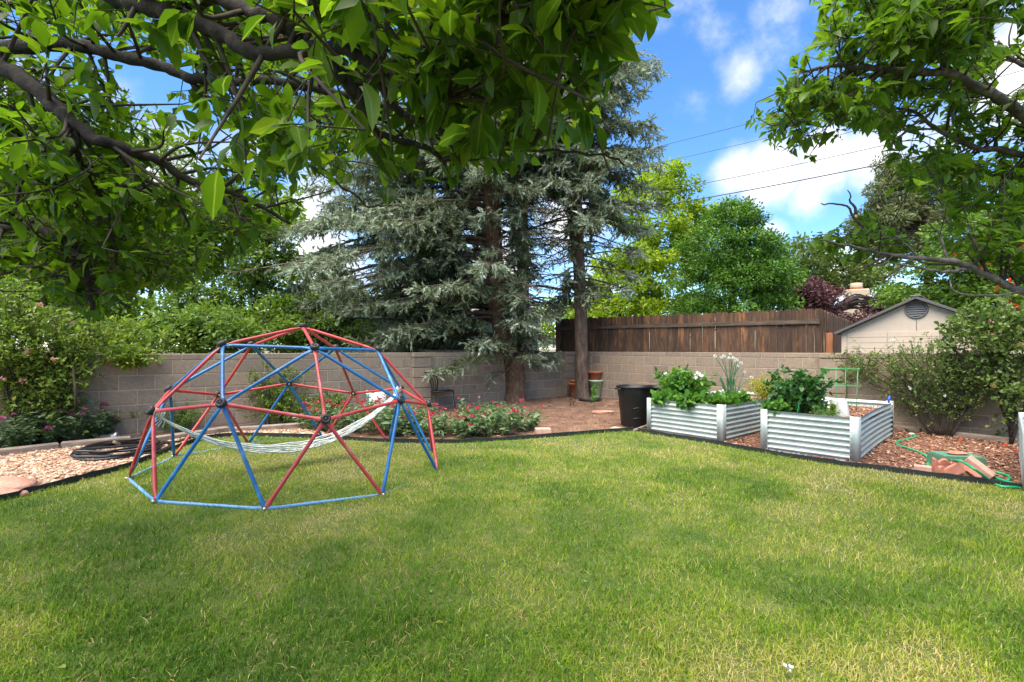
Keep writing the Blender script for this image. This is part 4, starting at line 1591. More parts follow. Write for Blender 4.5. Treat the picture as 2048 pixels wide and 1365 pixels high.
# ------------------------------------------------------------------ tomato cage and cloches in the bed
tcp = inbed(P1, uf, vf, .52, 1.75, .43)
cage = thing('tomato_cage', 'bright green square wire tomato cage in the metal bed', 'plant cage', tuple(tcp), angf + R(40))
hc = .60
ww = .15
cs = [(-ww, -ww), (ww, -ww), (ww, ww), (-ww, ww)]
for x, y in cs:
    part('upright', MB().tube([(x * .9, y * .9, -.05), (x, y, hc)], .0045, 6), M['wire_green'], cage, True, world=False)
for z in (.08, .34, .585):
    f_ = .9 + .1 * z / hc
    loopc = [(x * f_, y * f_, z) for x, y in cs]
    for k_ in range(4):
        a_, b_ = np.array(loopc[k_]), np.array(loopc[(k_ + 1) % 4])
        e_ = norm(b_ - a_) * .03
        part('cross_wire', MB().tube([a_ - e_, b_ + e_], .0045, 6), M['wire_green'], cage, True, world=False)
wc = thing('tomato_cage', 'thin grey wire tomato cage beside the green one', 'plant cage', tuple(inbed(P1, uf, vf, .32, 1.55, .43)))
for z, r_ in ((.12, .13), (.28, .16), (.44, .19)):
    th = np.linspace(0, 2 * np.pi, 28)
    part('ring', MB().tube(np.c_[r_ * np.cos(th), r_ * np.sin(th), np.full(28, z)], .0025, 4), M['wire_grey'], wc, True, world=False)
for a_ in (0.3, 2.4, 4.5):
    part('upright', MB().tube([(.1 * math.cos(a_), .1 * math.sin(a_), -.05), (.19 * math.cos(a_), .19 * math.sin(a_), .45)], .0025, 4), M['wire_grey'], wc, True, world=False)
for (x, y, r_, h_, lab) in ((.63, .95, .085, .20, 'clear plastic cloche over a seedling beside the tomato cage'),
                            (.74, .72, .085, .20, 'clear ribbed cloche nearest the corner post of the metal bed'),
                            (.42, 1.25, .085, .19, 'white milky jug cloche behind the dark leafy plant')):
    p = inbed(P1, uf, vf, x, y, .435)
    mb = MB().lathe([(r_, 0), (r_ * .97, .02), (r_ * .66, h_ - .02), (r_ * .62, h_), (r_ * .5, h_ + .004)], 12)
    solo('cloche', mb, M['clear_plastic' if 'clear' in lab else 'white_plastic'], lab, 'cloche', tuple(p), smooth_=True, world=False)
# ------------------------------------------------------------------ shrubs and flowers
def leaf_cloud(mb_list, tm, P, out, size, sj=.3, upn=.7, dj=.8, rnd=None):
    """orient leaves at P pointing roughly outwards"""
    n = len(P)
    D = norm(np.asarray(out) + rng.normal(0, dj, (n, 3)))
    N = norm(rng.normal(0, .55, (n, 3)) + np.array([0, 0, upn]))
    s = size * np.exp(rng.normal(0, sj, n))
    return stamp(tm, P, D, N, s, rnd)


def merge(name, lst, mat, smooth_=True):
    V, Fd, A, n = [], {}, [], 0
    for v, fs, a in lst:
        V.append(v)
        A.append(a)
        for f in fs:
            Fd.setdefault(f.shape[1], []).append(f + n)
        n += len(v)
    return mk(name, np.vstack(V), [np.vstack(f) for f in Fd.values()], mat, {'rnd': np.concatenate(A)}, smooth_)


def flower_mesh(name, mat, r=.03, n=34, petal=.5, seed=0, dome=True):
    g = np.random.default_rng(seed)
    d = norm(g.normal(size=(n, 3)))
    if dome:
        d[:, 2] = np.abs(d[:, 2]) * .9 + .05
    P = d * r * .55 * np.array([1, 1, .8])
    V, Fs, a = stamp(ROUND, P, d + g.normal(0, .35, (n, 3)), g.normal(size=(n, 3)), r * petal * (1 + g.normal(0, .2, n)))
    return mk(name, V, Fs, mat, {'rnd': a}, True)


FL_MAG = [flower_mesh('flower_head', M['petal_magenta'], .030, 36, .55, s) for s in (1, 2)]
FL_CRI = [flower_mesh('flower_head', M['petal_crimson'], .030, 36, .55, s) for s in (3, 4)]
FL_RED = [flower_mesh('flower', M['petal_red'], .05, 14, 1.0, s) for s in (5, 6)]
FL_PINK = [flower_mesh('flower', M['petal_pink'], .030, 16, .9, 7)]
FL_WHITE = [flower_mesh('flower', M['petal_white'], .045, 22, .8, 8)]
ONION_H = [flower_mesh('flower_head', M['petal_white'], .030, 60, .36, s, False) for s in (9, 10)]


def valerian(label, P, rad, h, nst, fl, nfl, group):
    root = thing('valerian_plant', label, 'flowering plant', tuple(P), group=group)
    P = np.asarray(P)
    a = rng.uniform(0, 6.283, nst)
    r = rad * np.sqrt(rng.random(nst))
    B = np.c_[r * .55 * np.cos(a), r * .55 * np.sin(a), np.zeros(nst)]
    hh = h * rng.uniform(.55, 1.05, nst) * (1.05 - .35 * (r / rad) ** 2)
    Tp = np.c_[r * np.cos(a) * 1.15, r * np.sin(a) * 1.15, hh] + rng.normal(0, .03, (nst, 3))
    V, Fs = sticks(B, Tp, .004, .003)
    part('stems', mk('stems', V, Fs, M['stem_green']), None, root, world=False)
    lp, ld = [], []
    for k in range(nst):
        m = int(10 + 14 * hh[k] / h)
        t_ = rng.uniform(.12, .97, m)
        p = B[k] + (Tp[k] - B[k]) * t_[:, None]
        az = rng.uniform(0, 6.283, m)
        lp.append(p)
        ld.append(np.c_[np.cos(az), np.sin(az), rng.normal(.25, .35, m)])
    lp, ld = np.vstack(lp), np.vstack(ld)
    s = .078 * np.exp(rng.normal(0, .25, len(lp)))
    N = norm(np.c_[rng.normal(0, .4, (len(lp), 2)), np.ones(len(lp))])
    tag(part('foliage', stamped('foliage', leaf_tmpl(.19, .05, .2), lp, ld, N, s, M['leaf_valerian'], .15 + .7 * rng.random(len(lp))), None, root, world=False), kind='stuff')
    sel = np.argsort(-hh + rng.normal(0, .30 * h, nst))[:max(6, int(nfl * .68))]
    for k in sel:
        o = link('flower_head', fl[rng.integers(len(fl))], root, Tp[k] + np.array([0, 0, .02]))
        s_ = rng.uniform(.7, 1.5)
        o.scale = (s_, s_, s_ * .9)
        o.rotation_euler = (rng.normal(0, .3), rng.normal(0, .3), rng.uniform(0, 6))
    return root


def bedpt(x, y):
    p = gpt(x, y)
    return p


for (x, y, rad, h, n, fl, nf, lab) in (
        (18, 899, .46, .50, 60, FL_MAG, 30, 'pink valerian clump under the climbing rose at the wall'),
        (105, 888, .46, .54, 66, FL_MAG, 36, 'pink and magenta valerian clump behind the gravel with bare twig'),
        (175, 880, .32, .50, 36, FL_CRI, 14, 'sparse red valerian clump between magenta clump and spotlight')):
    p = bedpt(x, y)
    p[1] += .18
    valerian(lab, p, rad, h, n, fl, nf, 'valerian along the left wall')
for (x, y, rad, h, n, fl, nf, lab) in (
        (655, 858, .42, .42, 44, FL_CRI, 18, 'red valerian clump at the shrub end of the red flower bed'),
        (735, 864, .50, .50, 56, FL_CRI, 28, 'red valerian clump in front of the white bag'),
        (820, 868, .52, .46, 60, FL_CRI, 24, 'red valerian clump just behind the dome leg'),
        (905, 871, .50, .38, 60, FL_CRI, 26, 'red valerian clump in front of the iron chair'),
        (985, 868, .50, .42, 58, FL_CRI, 20, 'red valerian clump below the thick spruce trunk'),
        (1040, 858, .36, .40, 34, FL_CRI, 11, 'red valerian clump at the open dirt end beside the pink brick'),
        (775, 842, .50, .45, 40, FL_CRI, 16, 'red valerian clump at the back between bag and chair'),
        (965, 842, .50, .38, 44, FL_CRI, 9, 'red valerian clump close against the spruce trunk')):
    p = bedpt(x, y)
    valerian(lab, p, rad, h, n, fl, nf, 'red valerian in the middle bed')


def shrub(name, label, cat, P, canes, nleaf, size, mat, tm=DIAM, spread=.16, cane_r=.012, flowers=None, group=None, cmat='twig', fill=None, upn=.7, rndf=None, cluster=6):
    """canes: list of polylines in local metres; leaves ride on side shoots along them"""
    root = thing(name, label, cat, tuple(P), group=group)
    pts, tans, wts = [], [], []
    for c in canes:
        pl_ = cr(np.asarray(c, float), 6)
        L_ = np.linalg.norm(np.diff(pl_, axis=0), axis=1).sum()
        r_ = cane_r * np.linspace(1, .3, len(pl_))
        part('cane', MB().tube(pl_, r_, 6), M[cmat], root, True, world=False)
        m = len(pl_)
        pts.append(pl_[int(m * .25):])
        tans.append(np.gradient(pl_, axis=0)[int(m * .25):])
    pts, tans = np.vstack(pts), norm(np.vstack(tans))
    ncl = max(1, nleaf // cluster)
    i = rng.integers(0, len(pts), ncl)
    B = pts[i] + rng.normal(0, .02, (ncl, 3))
    sd = norm(rng.normal(0, 1, (ncl, 3)) + tans[i] * .5 + np.array([0, 0, .25]))
    ln = spread * rng.uniform(.4, 1.6, ncl)
    Tp = B + sd * ln[:, None]
    if fill is not None:                    # extra clusters in ellipsoids (centre, radii, share)
        for (c, rr_, m) in fill:
            d = norm(rng.normal(size=(m, 3))) * (rng.random((m, 1)) ** .42)
            q = np.asarray(c) + d * np.asarray(rr_)
            B = np.vstack([B, q - d * .1 - np.array([0, 0, .08])])
            Tp = np.vstack([Tp, q])
            sd = np.vstack([sd, norm(d + np.array([0, 0, .3]))])
    V, Fs = sticks(B, Tp, .0032, .0016)
    tag(part('twigs', mk('twigs', V, Fs, M[cmat]), None, root, world=False), kind='stuff')
    n = len(Tp) * cluster
    k = np.repeat(np.arange(len(Tp)), cluster)
    f = rng.uniform(.25, 1.05, n)[:, None]
    Pl = B[k] + (Tp[k] - B[k]) * f + rng.normal(0, .012, (n, 3))
    D = sd[k] * .5 + rng.normal(0, .75, (n, 3))
    N = norm(rng.normal(0, .5, (n, 3)) + np.array([0, 0, upn]))
    rn = np.clip(np.repeat(rng.random(len(Tp)), cluster) * .6 + rng.random(n) * .4, 0, 1)
    tag(part('foliage', stamped('foliage', tm, Pl, D, N, size * np.exp(rng.normal(0, .25, n)), M[mat], rn), None, root, world=False), kind='stuff')
    if flowers:
        fl, nf, sc_ = flowers
        for q in rng.choice(len(Tp), nf, replace=False):
            o = link('flower', fl[rng.integers(len(fl))], root, Tp[q] + sd[q] * .03)
            s_ = sc_ * rng.uniform(.7, 1.2)
            o.scale = (s_,) * 3
            o.rotation_euler = tuple(rng.uniform(-1, 1, 3))
    return root


def fan(n, h, w, d, lean=(0, 0), base=.12, seed=0):
    g = np.random.default_rng(seed)
    out = []
    for k in range(n):
        a = g.uniform(-1, 1)
        b = g.uniform(-1, 1)
        hh = h * g.uniform(.6, 1.0) * (1 - .25 * a * a)
        e = np.array([a * w + lean[0], b * d + lean[1], hh])
        m = np.array([a * w * .45 + lean[0] * .4, b * d * .45 + lean[1] * .4, hh * .6])
        out.append([(a * base, b * base, 0), tuple(m), tuple(e)])
    return out


# climbing rose at the left wall
p = gpt(70, 868)
wallp = lambda xp, off: WA + uL * on_line(WA, uL, xp) + nL * off
q = wallp(85, .28)
shrub('climbing_rose', 'tall yellow green climbing rose with pink blooms on the left wall', 'rose bush', (*q, gz(*q)),
      [[(c[0][0] * uL[0], c[0][0] * uL[1], 0), (c[1][0] * uL[0] + nL[0] * .05, c[1][0] * uL[1] + nL[1] * .05, c[1][2]), (c[2][0] * uL[0] + nL[0] * c[2][1] * .4, c[2][0] * uL[1] + nL[1] * c[2][1] * .4, c[2][2])] for c in fan(22, 2.15, .80, .5, (-.12, 0), .25, 3)],
      7200, .047, 'leaf_rose_left', DIAM, .20, .010, (FL_PINK, 20, 1.0), upn=.6,
      fill=[((-.25 * uL[0], -.25 * uL[1], 1.45), (.62, .5, .5), 400), ((-.7 * uL[0], -.7 * uL[1], 1.1), (.5, .4, .6), 200), ((.15 * uL[0] + .05, .15 * uL[1], 1.0), (.42, .38, .42), 160)])
# bare forked twig leaning at the wall
A, B, C_ = gpt(130, 842), px(152, 808, 5.95), px(145, 730, 6.0)
solo('dead_branch', MB().tube(cr([A, (A + B) / 2, B, C_], 4), [.014] * 12 + [.010], 6).tube([B, B + np.array([.06, 0, .05])], [.012, .005], 6),
     M['twig'], 'bare forked dead branch leaning on the wall above the valerian', 'branch', tuple(A), smooth_=True)

# yellow-green euonymus spilling over the wall
q = wallp(232, -.45)
shrub('wall_shrub', 'glossy yellow green shrub spilling over the top of the left wall', 'shrub', (*q, 0),
      [[(0, 0, 0), (.05 * k - .2, 0, 1.0), ((.13 * k - .5) * uL[0] + nL[0] * (.75 - .05 * k % .2), (.13 * k - .5) * uL[1] + nL[1] * .75, 1.22 + .10 * (k % 3) - (.16 if k % 2 else 0))] for k in range(9)],
      900, .062, 'leaf_yellow', LEAF, .16, .010, upn=.6,
      fill=[((-.08, .05, 1.45), (.50, .45, .36), 260), ((nL[0] * .58 + .08, nL[1] * .58 + .05, 1.17), (.36, .16, .14), 130)])
# leggy shrub on the wall behind the dome
q = wallp(535, .25)
shrub('leggy_shrub', 'leggy green shrub growing up the wall behind the dome', 'shrub', (*q, gz(*q)),
      [[(c[0][0] * uL[0], c[0][0] * uL[1], 0), (c[1][0] * uL[0], c[1][0] * uL[1], c[1][2]), (c[2][0] * uL[0], c[2][0] * uL[1], c[2][2])] for c in fan(11, 1.12, .62, .3, (0, 0), .2, 5)],
      1500, .040, 'leaf_locust', DIAM, .13, .007,
      fill=[((0, 0, .35), (.65, .3, .32), 170), ((.3, .1, .2), (.5, .3, .25), 110)])
q = wallp(640, .35)
shrub('leggy_shrub', 'low green shrub between the leggy shrub and the white bag', 'shrub', (*q, gz(*q)), fan(7, .5, .45, .3, (0, 0), .2, 6), 900, .045, 'leaf_vine', DIAM, .13, .006,
      fill=[((0, 0, .3), (.5, .35, .25), 120)])
# catmint
for (x, y, lab) in ((262, 868, 'airy green catmint with purple spikes beside the silver spotlight'), (345, 866, 'airy green catmint behind the blue dome leg')):
    p = gpt(x, y)
    p[1] += .12
    shrub('catmint', lab, 'plant', tuple(p), fan(34, .42, .36, .28, (0, 0), .14, int(x)), 1500, .026, 'leaf_locust', DIAM, .06, .003, cmat='stem_green',
          flowers=([flower_mesh('flower', M['leaf_purple'], .012, 10, .8, 22)], 16, 1.0), group='catmint by the wall',
          fill=[((0, 0, .20), (.36, .25, .18), 180)])

# rose bush at the right wall
qR = lambda xp, off: WC + uR * on_line(WC, uR, xp) + nR * off
q = gpt(1884, 872)
shrub('rose_bush', 'big arching rose bush before the beige shed with pale yellow bloom', 'rose bush', tuple(q),
      [[(c[0][0] * uR[0], c[0][0] * uR[1], 0), (c[1][0] * uR[0] + nR[0] * c[1][1] * .5, c[1][0] * uR[1] + nR[1] * c[1][1] * .5, c[1][2]), (c[2][0] * uR[0] + nR[0] * c[2][1] * .5, c[2][0] * uR[1] + nR[1] * c[2][1] * .5, c[2][2])] for c in fan(34, 1.58, 1.25, .35, (-.18 * uR[0], 0), .14, 9)],
      7000, .042, 'leaf_rose', DIAM, .17, .011, (FL_WHITE, 3, .7), upn=.6,
      fill=[((-.15, .1, 1.12), (.55, .45, .38), 200), ((.25, -.3, .95), (.45, .4, .35), 110), ((-.72, .7, 1.0), (.38, .3, .32), 90)])
q2 = gpt(2022, 889)
shrub('climbing_rose', 'dark climbing rose on a stout stem at the end of the right wall', 'rose bush', tuple(q2),
      [[(0, 0, 0), (.02, .02, .7), (.0, .1, 1.6)], [(0, 0, .1), (.06, 0, .9), (-.2, .2, 1.75)], [(0, 0, 0), (.15, -.1, .7), (.5, -.2, 1.5)], [(0, 0, .2), (-.15, .15, .8), (-.5, .5, 1.45)], [(0, 0, .1), (.1, .2, 1.1), (.3, .3, 2.0)]],
      1800, .046, 'leaf_rose', ROUND, .22, .022, (FL_PINK, 9, .9), cmat='bark_plum', upn=.6,
      fill=[((-.1, .25, 1.62), (.55, .5, .38), 420), ((.35, .05, 1.45), (.5, .45, .5), 330), ((.1, -.05, .78), (.32, .3, .16), 90)])
for (x, y, lab) in ((1945, 868, 'seedling sprouting at the wall by the rose stems'), (2003, 878, 'low weed at the foot of the climbing rose')):
    p = gpt(x, y)
    shrub('weed', lab, 'plant', tuple(p), fan(5, .22, .14, .1, (0, 0), .03, int(x)), 60, .05, 'leaf_bed', DIAM, .06, .003, cmat='stem_green')
# little vine on the green pot
p = gpt(1188, 818)
shrub('weed', 'slender leafy seedling standing in front of the pale green pot', 'plant', tuple(p), [[(0, 0, 0), (.01, 0, .25), (-.01, 0, .52)], [(0, 0, 0), (-.02, 0, .2), (.02, 0, .40)]], 60, .06, 'leaf_bed', ROUND, .06, .004, cmat='stem_green')
for (x, y) in ((1143, 812),):
    p = gpt(x, y)
    shrub('weed', 'dry tuft at the foot of the slim conifer', 'plant', tuple(p), fan(9, .16, .12, .1, (0, 0), .04, 4), 80, .05, 'litter', LANCE, .05, .003)

# ------------------------------------------------------------------ plants in the raised beds
def B1(x, y, z=.44):
    return tuple(inbed(P1, uf, vf, x, y, z))


def B2(x, y, z=.44):
    return tuple(inbed(P2, d2, v2, x, y, z))


shrub('leafy_bush', 'dark green bushy plant at the front of the metal bed', 'plant', B1(.30, .55), fan(26, .56, .30, .30, (0, 0), .12, 12), 1500, .062, 'leaf_bed_dark', LEAFW, .09, .006, cmat='stem_green',
      fill=[((0, 0, .25), (.36, .36, .27), 260)])
shrub('strawberry_plant', 'low strawberry leaves spilling over the corner of the metal bed', 'plant', B1(.14, .12), fan(14, .16, .18, .16, (0, 0), .08, 13), 160, .065, 'leaf_bed', ROUND, .05, .003, cmat='stem_green',
      fill=[((.0, .0, .12), (.20, .16, .06), 40)])
shrub('fern_leaf_plant', 'low feathery green seedlings along the front panel of the metal bed', 'plant', B1(.66, .16), fan(16, .11, .18, .10, (0, 0), .1, 14), 420, .030, 'leaf_bed', LANCE, .05, .002, cmat='stem_green')
shrub('seedling', 'pale young lettuce seedling between the cloches', 'plant', B1(.58, .72), fan(8, .12, .10, .10, (0, 0), .03, 15), 60, .075, 'leaf_yellow', LEAFW, .04, .003, cmat='stem_green')
shrub('seedling', 'small dark seedling behind the first cloche', 'plant', B1(.42, .82), fan(8, .18, .14, .10, (0, 0), .03, 16), 130, .04, 'leaf_bed_dark', DIAM, .05, .003, cmat='stem_green')
shrub('peony_bush', 'bright green bush with white blooms in the rear metal bed', 'plant', B2(.30, .62), fan(26, .52, .34, .34, (0, 0), .12, 17), 1300, .085, 'leaf_bed', LEAF, .10, .006, cmat='stem_green',
      flowers=(FL_WHITE, 7, 1.1), fill=[((0, 0, .22), (.40, .38, .26), 200)])
for (x, y, rx, lab, n) in ((.28, .14, .26, 'strawberry leaves crowding the left front of the rear bed', 60),
                        (.70, .14, .28, 'strawberry leaves along the front panel of the rear bed', 70),
                        (1.02, .42, .18, 'strawberry leaves at the corner post side of the rear bed', 50),
                        (1.02, .90, .18, 'dark strawberry leaves on the long side of the rear bed', 60)):
    shrub('strawberry_plant', lab, 'plant', B2(x, y), fan(12, .14, rx, .14, (0, 0), .1, int(x * 100)), n * 3, .085, 'leaf_bed', ROUND, .05, .003, cmat='stem_green',
          fill=[((0, 0, .10), (rx, .16, .06), n)])
# onions
P_ = np.array(B2(.86, .95))
on = thing('onion_plant', 'tall green onions with round white flower heads in the rear bed', 'plant', tuple(P_))
heads = [(1430, 712), (1443, 715), (1448, 712), (1460, 708), (1458, 716), (1462, 717), (1467, 716), (1470, 723), (1474, 720), (1482, 726), (1476, 732), (1489, 744), (1503, 755)]
for k_, (hx, hy) in enumerate(heads):
    e = px(hx, hy, P_[1] + rng.normal(0, .08)) - P_
    b_ = np.array([rng.normal(.02, .05), rng.normal(0, .05), 0])
    m_ = b_ * .5 + e * .5 + np.array([-.05 * np.sign(e[0]) * abs(e[0]), 0, .05])
    part('stalk', MB().tube(cr([b_, m_, e], 6), [.008] * 7 + [.006] * 5 + [.004], 6), M['onion'], on, True, world=False)
    o = link('flower_head', ONION_H[k_ % 2], on, e)
    s_ = rng.uniform(.8, 1.15)
    o.scale = (s_,) * 3
for k_ in range(16):
    a_ = rng.uniform(0, 6.28)
    e = np.array([.16 * math.cos(a_), .12 * math.sin(a_), rng.uniform(.25, .48)])
    part('leaf', MB().tube(cr([e * .15 * np.array([1, 1, 0]), e * np.array([.5, .5, .65]), e], 4), [.007] * 4 + [.006] * 4 + [.001], 5), M['onion'], on, True, world=False)
shrub('dill_plant', 'yellow gone-to-seed herb at the back corner of the rear bed', 'plant', B2(1.0, 1.75), fan(36, .48, .28, .34, (0, 0), .1, 21), 1500, .022, 'leaf_dill', DIAM, .07, .003, cmat='leaf_dill',
      fill=[((0, 0, .22), (.26, .34, .22), 160)])
p = inbed(P1, uf, vf, .34, .22, .42)
solo('plant_stake', MB().tube([p, p + np.array([.10, .03, .34])], .006, 6), M['hose_green'], 'thin green plant stake leaning in the dark leafy plant', 'stake', tuple(p), smooth_=True)

# fallen red petals on the mulch
for (x, y, lab) in ((1920, 880, 'fallen red blossom on the mulch by the long timber'), (2009, 890, 'fallen red blossom on the mulch near the third bed'), (2034, 903, 'fallen dark red blossom on the open mulch')):
    p = gpt(x, y, .012)
    o = link('fallen_blossom', FL_RED[0], None, tuple(p))
    o.scale = (.6, .6, .35)
    tag(o, lab, 'blossom', 'red blossoms fallen on the mulch')
# ------------------------------------------------------------------ trees
def tube_part(name, pts, rad, mat, root, n=9):
    return part(name, MB().tube(pts, rad, n), M[mat], root, True)


def wiggle(P, amp, seed=None):
    n = len(P)
    w_ = rng.normal(0, amp, (n, 3))
    w_[0] = 0
    k = np.array([.25, .5, .25])
    for c in range(3):
        w_[:, c] = np.convolve(np.pad(w_[:, c], 1, 'edge'), k, 'valid')
    return P + w_


def near_tree(name, label, base, trunk, limbs, mask, mats, leafsize, side_per_m, side_len, twig_step, nleaf, holes=(), dead=(), barkname='bark_plum', groups='', nsingle=300, seed=0, clear=()):
    """fruit tree close to the camera: hand placed limbs, grown side branches, rosettes of leaves"""
    global rng
    keep = rng
    rng = np.random.default_rng(seed)
    root = thing(name, label, 'tree', tuple(base))
    tp = cr(np.asarray(trunk[0]), 5)
    tube_part('trunk', tp, np.interp(np.linspace(0, 1, len(tp)), np.linspace(0, 1, len(trunk[1])), trunk[1]), barkname, root, 14)
    sides, leaf_b, leaf_t = [], [], []
    for (pl_, r0, r1, dens) in limbs:
        W = np.array([px(*q) if len(q) == 3 else q[:3] for q in pl_])
        P = wiggle(cr(W, 7), .006)
        rad = np.linspace(r0 * .68, r1 * .9, len(P)) * (1 + .10 * np.sin(np.arange(len(P)) * 1.7 + r0 * 999))
        tube_part('branch', P, rad, barkname, root, 10)
        if dens <= 0:
            continue
        L_ = np.linalg.norm(np.diff(P, axis=0), axis=1).sum()
        for _ in range(int(L_ * side_per_m * dens)):
            i = rng.integers(int(len(P) * .08), len(P))
            t_ = norm(P[min(i + 1, len(P) - 1)] - P[max(i - 1, 0)])
            d = norm(np.cross(t_, rng.normal(size=3)))
            d = norm(d + t_ * rng.uniform(.2, 1.0) + np.array([0, 0, .15]))
            sl_ = side_len * rng.uniform(.4, 1.35)
            mid = P[i] + d * sl_ * .5 + rng.normal(0, .03, 3)
            e = P[i] + d * sl_ + rng.normal(0, .05, 3) + np.array([0, 0, rng.uniform(-.05, .12) * sl_])
            sides.append((P[i], mid, e, min(rad[i] * .55, .009)))
        leaf_b.append(P[-1][None])
        leaf_t.append((P[-1] + norm(P[-1] - P[-3]) * .06)[None])
    smb = MB()

    def okpix(Q):
        Q = np.atleast_2d(Q)
        p2 = project(Q)
        vis = (Q[:, 1] > .1) & (p2[:, 0] > -10) & (p2[:, 0] < 2058) & (p2[:, 1] > -10) & (p2[:, 1] < 1375)
        ok = inpoly(p2, mask)
        for (ci, cr_) in clear:                 # leave the bough itself in view
            W = [px(*q) if len(q) == 3 else q for q in limbs[ci][0]]
            W = [np.asarray(q, float) for q in W if q[1] > .3]
            for A_, B_ in zip(W[:-1], W[1:]):
                a2, b2 = project(A_), project(B_)
                ab = b2 - a2
                t_ = np.clip(((p2 - a2) @ ab) / max(ab @ ab, 1e-6), 0, 1)
                dist_ = np.hypot(*(p2 - (a2 + t_[:, None] * ab)).T)
                ok &= ~((dist_ < cr_) & (Q[:, 1] < A_[1] + (B_[1] - A_[1]) * t_ + .03))
        for (hx, hy, hr_) in holes:
            ok &= np.hypot(p2[:, 0] - hx, p2[:, 1] - hy) > hr_
        return (~vis) | ok

    for (a, m_, e, r_) in sides:
        if not (okpix(e)[0] and okpix(m_)[0]):
            continue
        q = cr(np.array([a, m_, e]), 4)
        smb.tube(q, np.linspace(r_, .0028, len(q)), 5, False)
        L_ = np.linalg.norm(e - a)
        nt_ = max(2, int(L_ / twig_step))
        f = np.linspace(.18, 1, nt_)
        idx = np.minimum((f * (len(q) - 1)).astype(int), len(q) - 1)
        b_ = q[idx]
        tdir = norm(e - a)
        dd = norm(rng.normal(0, .8, (nt_, 3)) + tdir * .7 + np.array([0, 0, .12]))
        leaf_b.append(b_)
        leaf_t.append(b_ + dd * rng.uniform(.05, .15, (nt_, 1)))
    for dp in dead:
        W = np.array([px(*q) for q in dp])
        q = wiggle(cr(W, 4), .008)
        smb.tube(q, np.linspace(.010, .003, len(q)), 5)
    Bt, Tt = np.vstack(leaf_b), np.vstack(leaf_t)
    ok = okpix(Tt)
    Bt, Tt = Bt[ok], Tt[ok]
    V, Fs = sticks(Bt, Tt, .0026, .0016)
    smb.add(V, Fs)
    tag(part('twigs', smb, M['twig'], root, True), kind='stuff')
    k = np.repeat(np.arange(len(Tt)), nleaf)
    n = len(k)
    ax = norm(Tt - Bt)[k]
    rd = rng.normal(size=(n, 3))
    rd = norm(rd - ax * np.sum(rd * ax, 1, keepdims=True))
    D = norm(ax * rng.uniform(.1, 1.0, (n, 1)) + rd + np.array([0, 0, -.16]))
    Pl = Bt[k] + (Tt - Bt)[k] * rng.uniform(.45, 1.0, (n, 1)) + D * .012
    N = norm(rng.normal(0, .28, (n, 3)) + np.array([0, 0, 1.0]) + ax * .3)
    s = leafsize * np.exp(rng.normal(0, .30, n))
    ok = okpix(Pl + D * s[:, None] * .8)
    Pl, D, N, s = Pl[ok], D[ok], N[ok], s[ok]
    rn = np.clip(rng.normal(.45, .22, len(Pl)), 0, 1)
    p2 = project(Pl)
    inview = (Pl[:, 1] > .2) & (p2[:, 0] > 10) & (p2[:, 0] < 2038) & (p2[:, 1] > 5)
    ang_size = np.where(inview, s / np.maximum(Pl[:, 1], .2), 0)
    big_ = np.argsort(-ang_size)[:nsingle]
    lm = [mk('leaf', v[0], v[1], M[mats[1]], {'mid': np.r_[np.ones(4), np.zeros(len(v[0]) - 4)]}, True) for v in (leaf_tmpl(.235, .07, .20), leaf_tmpl(.255, .05, .30), leaf_tmpl(.215, .10, .10))]
    S_ = norm(np.cross(N, D))
    N2 = np.cross(D, S_)
    base = np.asarray(base)
    for i in big_:
        o = link('leaf', lm[i % 3], root)
        mt = Matrix.Identity(4)
        for r_ in range(3):
            mt[r_][0], mt[r_][1], mt[r_][2], mt[r_][3] = D[i, r_] * s[i], S_[i, r_] * s[i], N2[i, r_] * s[i], Pl[i, r_] - base[r_]
        o.matrix_local = mt
    rest = np.setdiff1d(np.arange(len(Pl)), big_)
    half_ = rest[::2]
    near_ = (Pl[rest, 1] < 1.9) & inview[rest]
    lst = [stamp(tm_, Pl[q], D[q], N[q], s[q], rn[q]) for tm_, q in ((leaf_tmpl(.235, .06, .2), rest[near_]), (leaf_lite(.24, .06, .2), rest[~near_])) if len(q)]
    tag(part('foliage', merge('foliage', lst, M[mats[0]]), None, root), kind='stuff')
    print(name, 'leaves', len(Pl))
    rng = keep
    return root


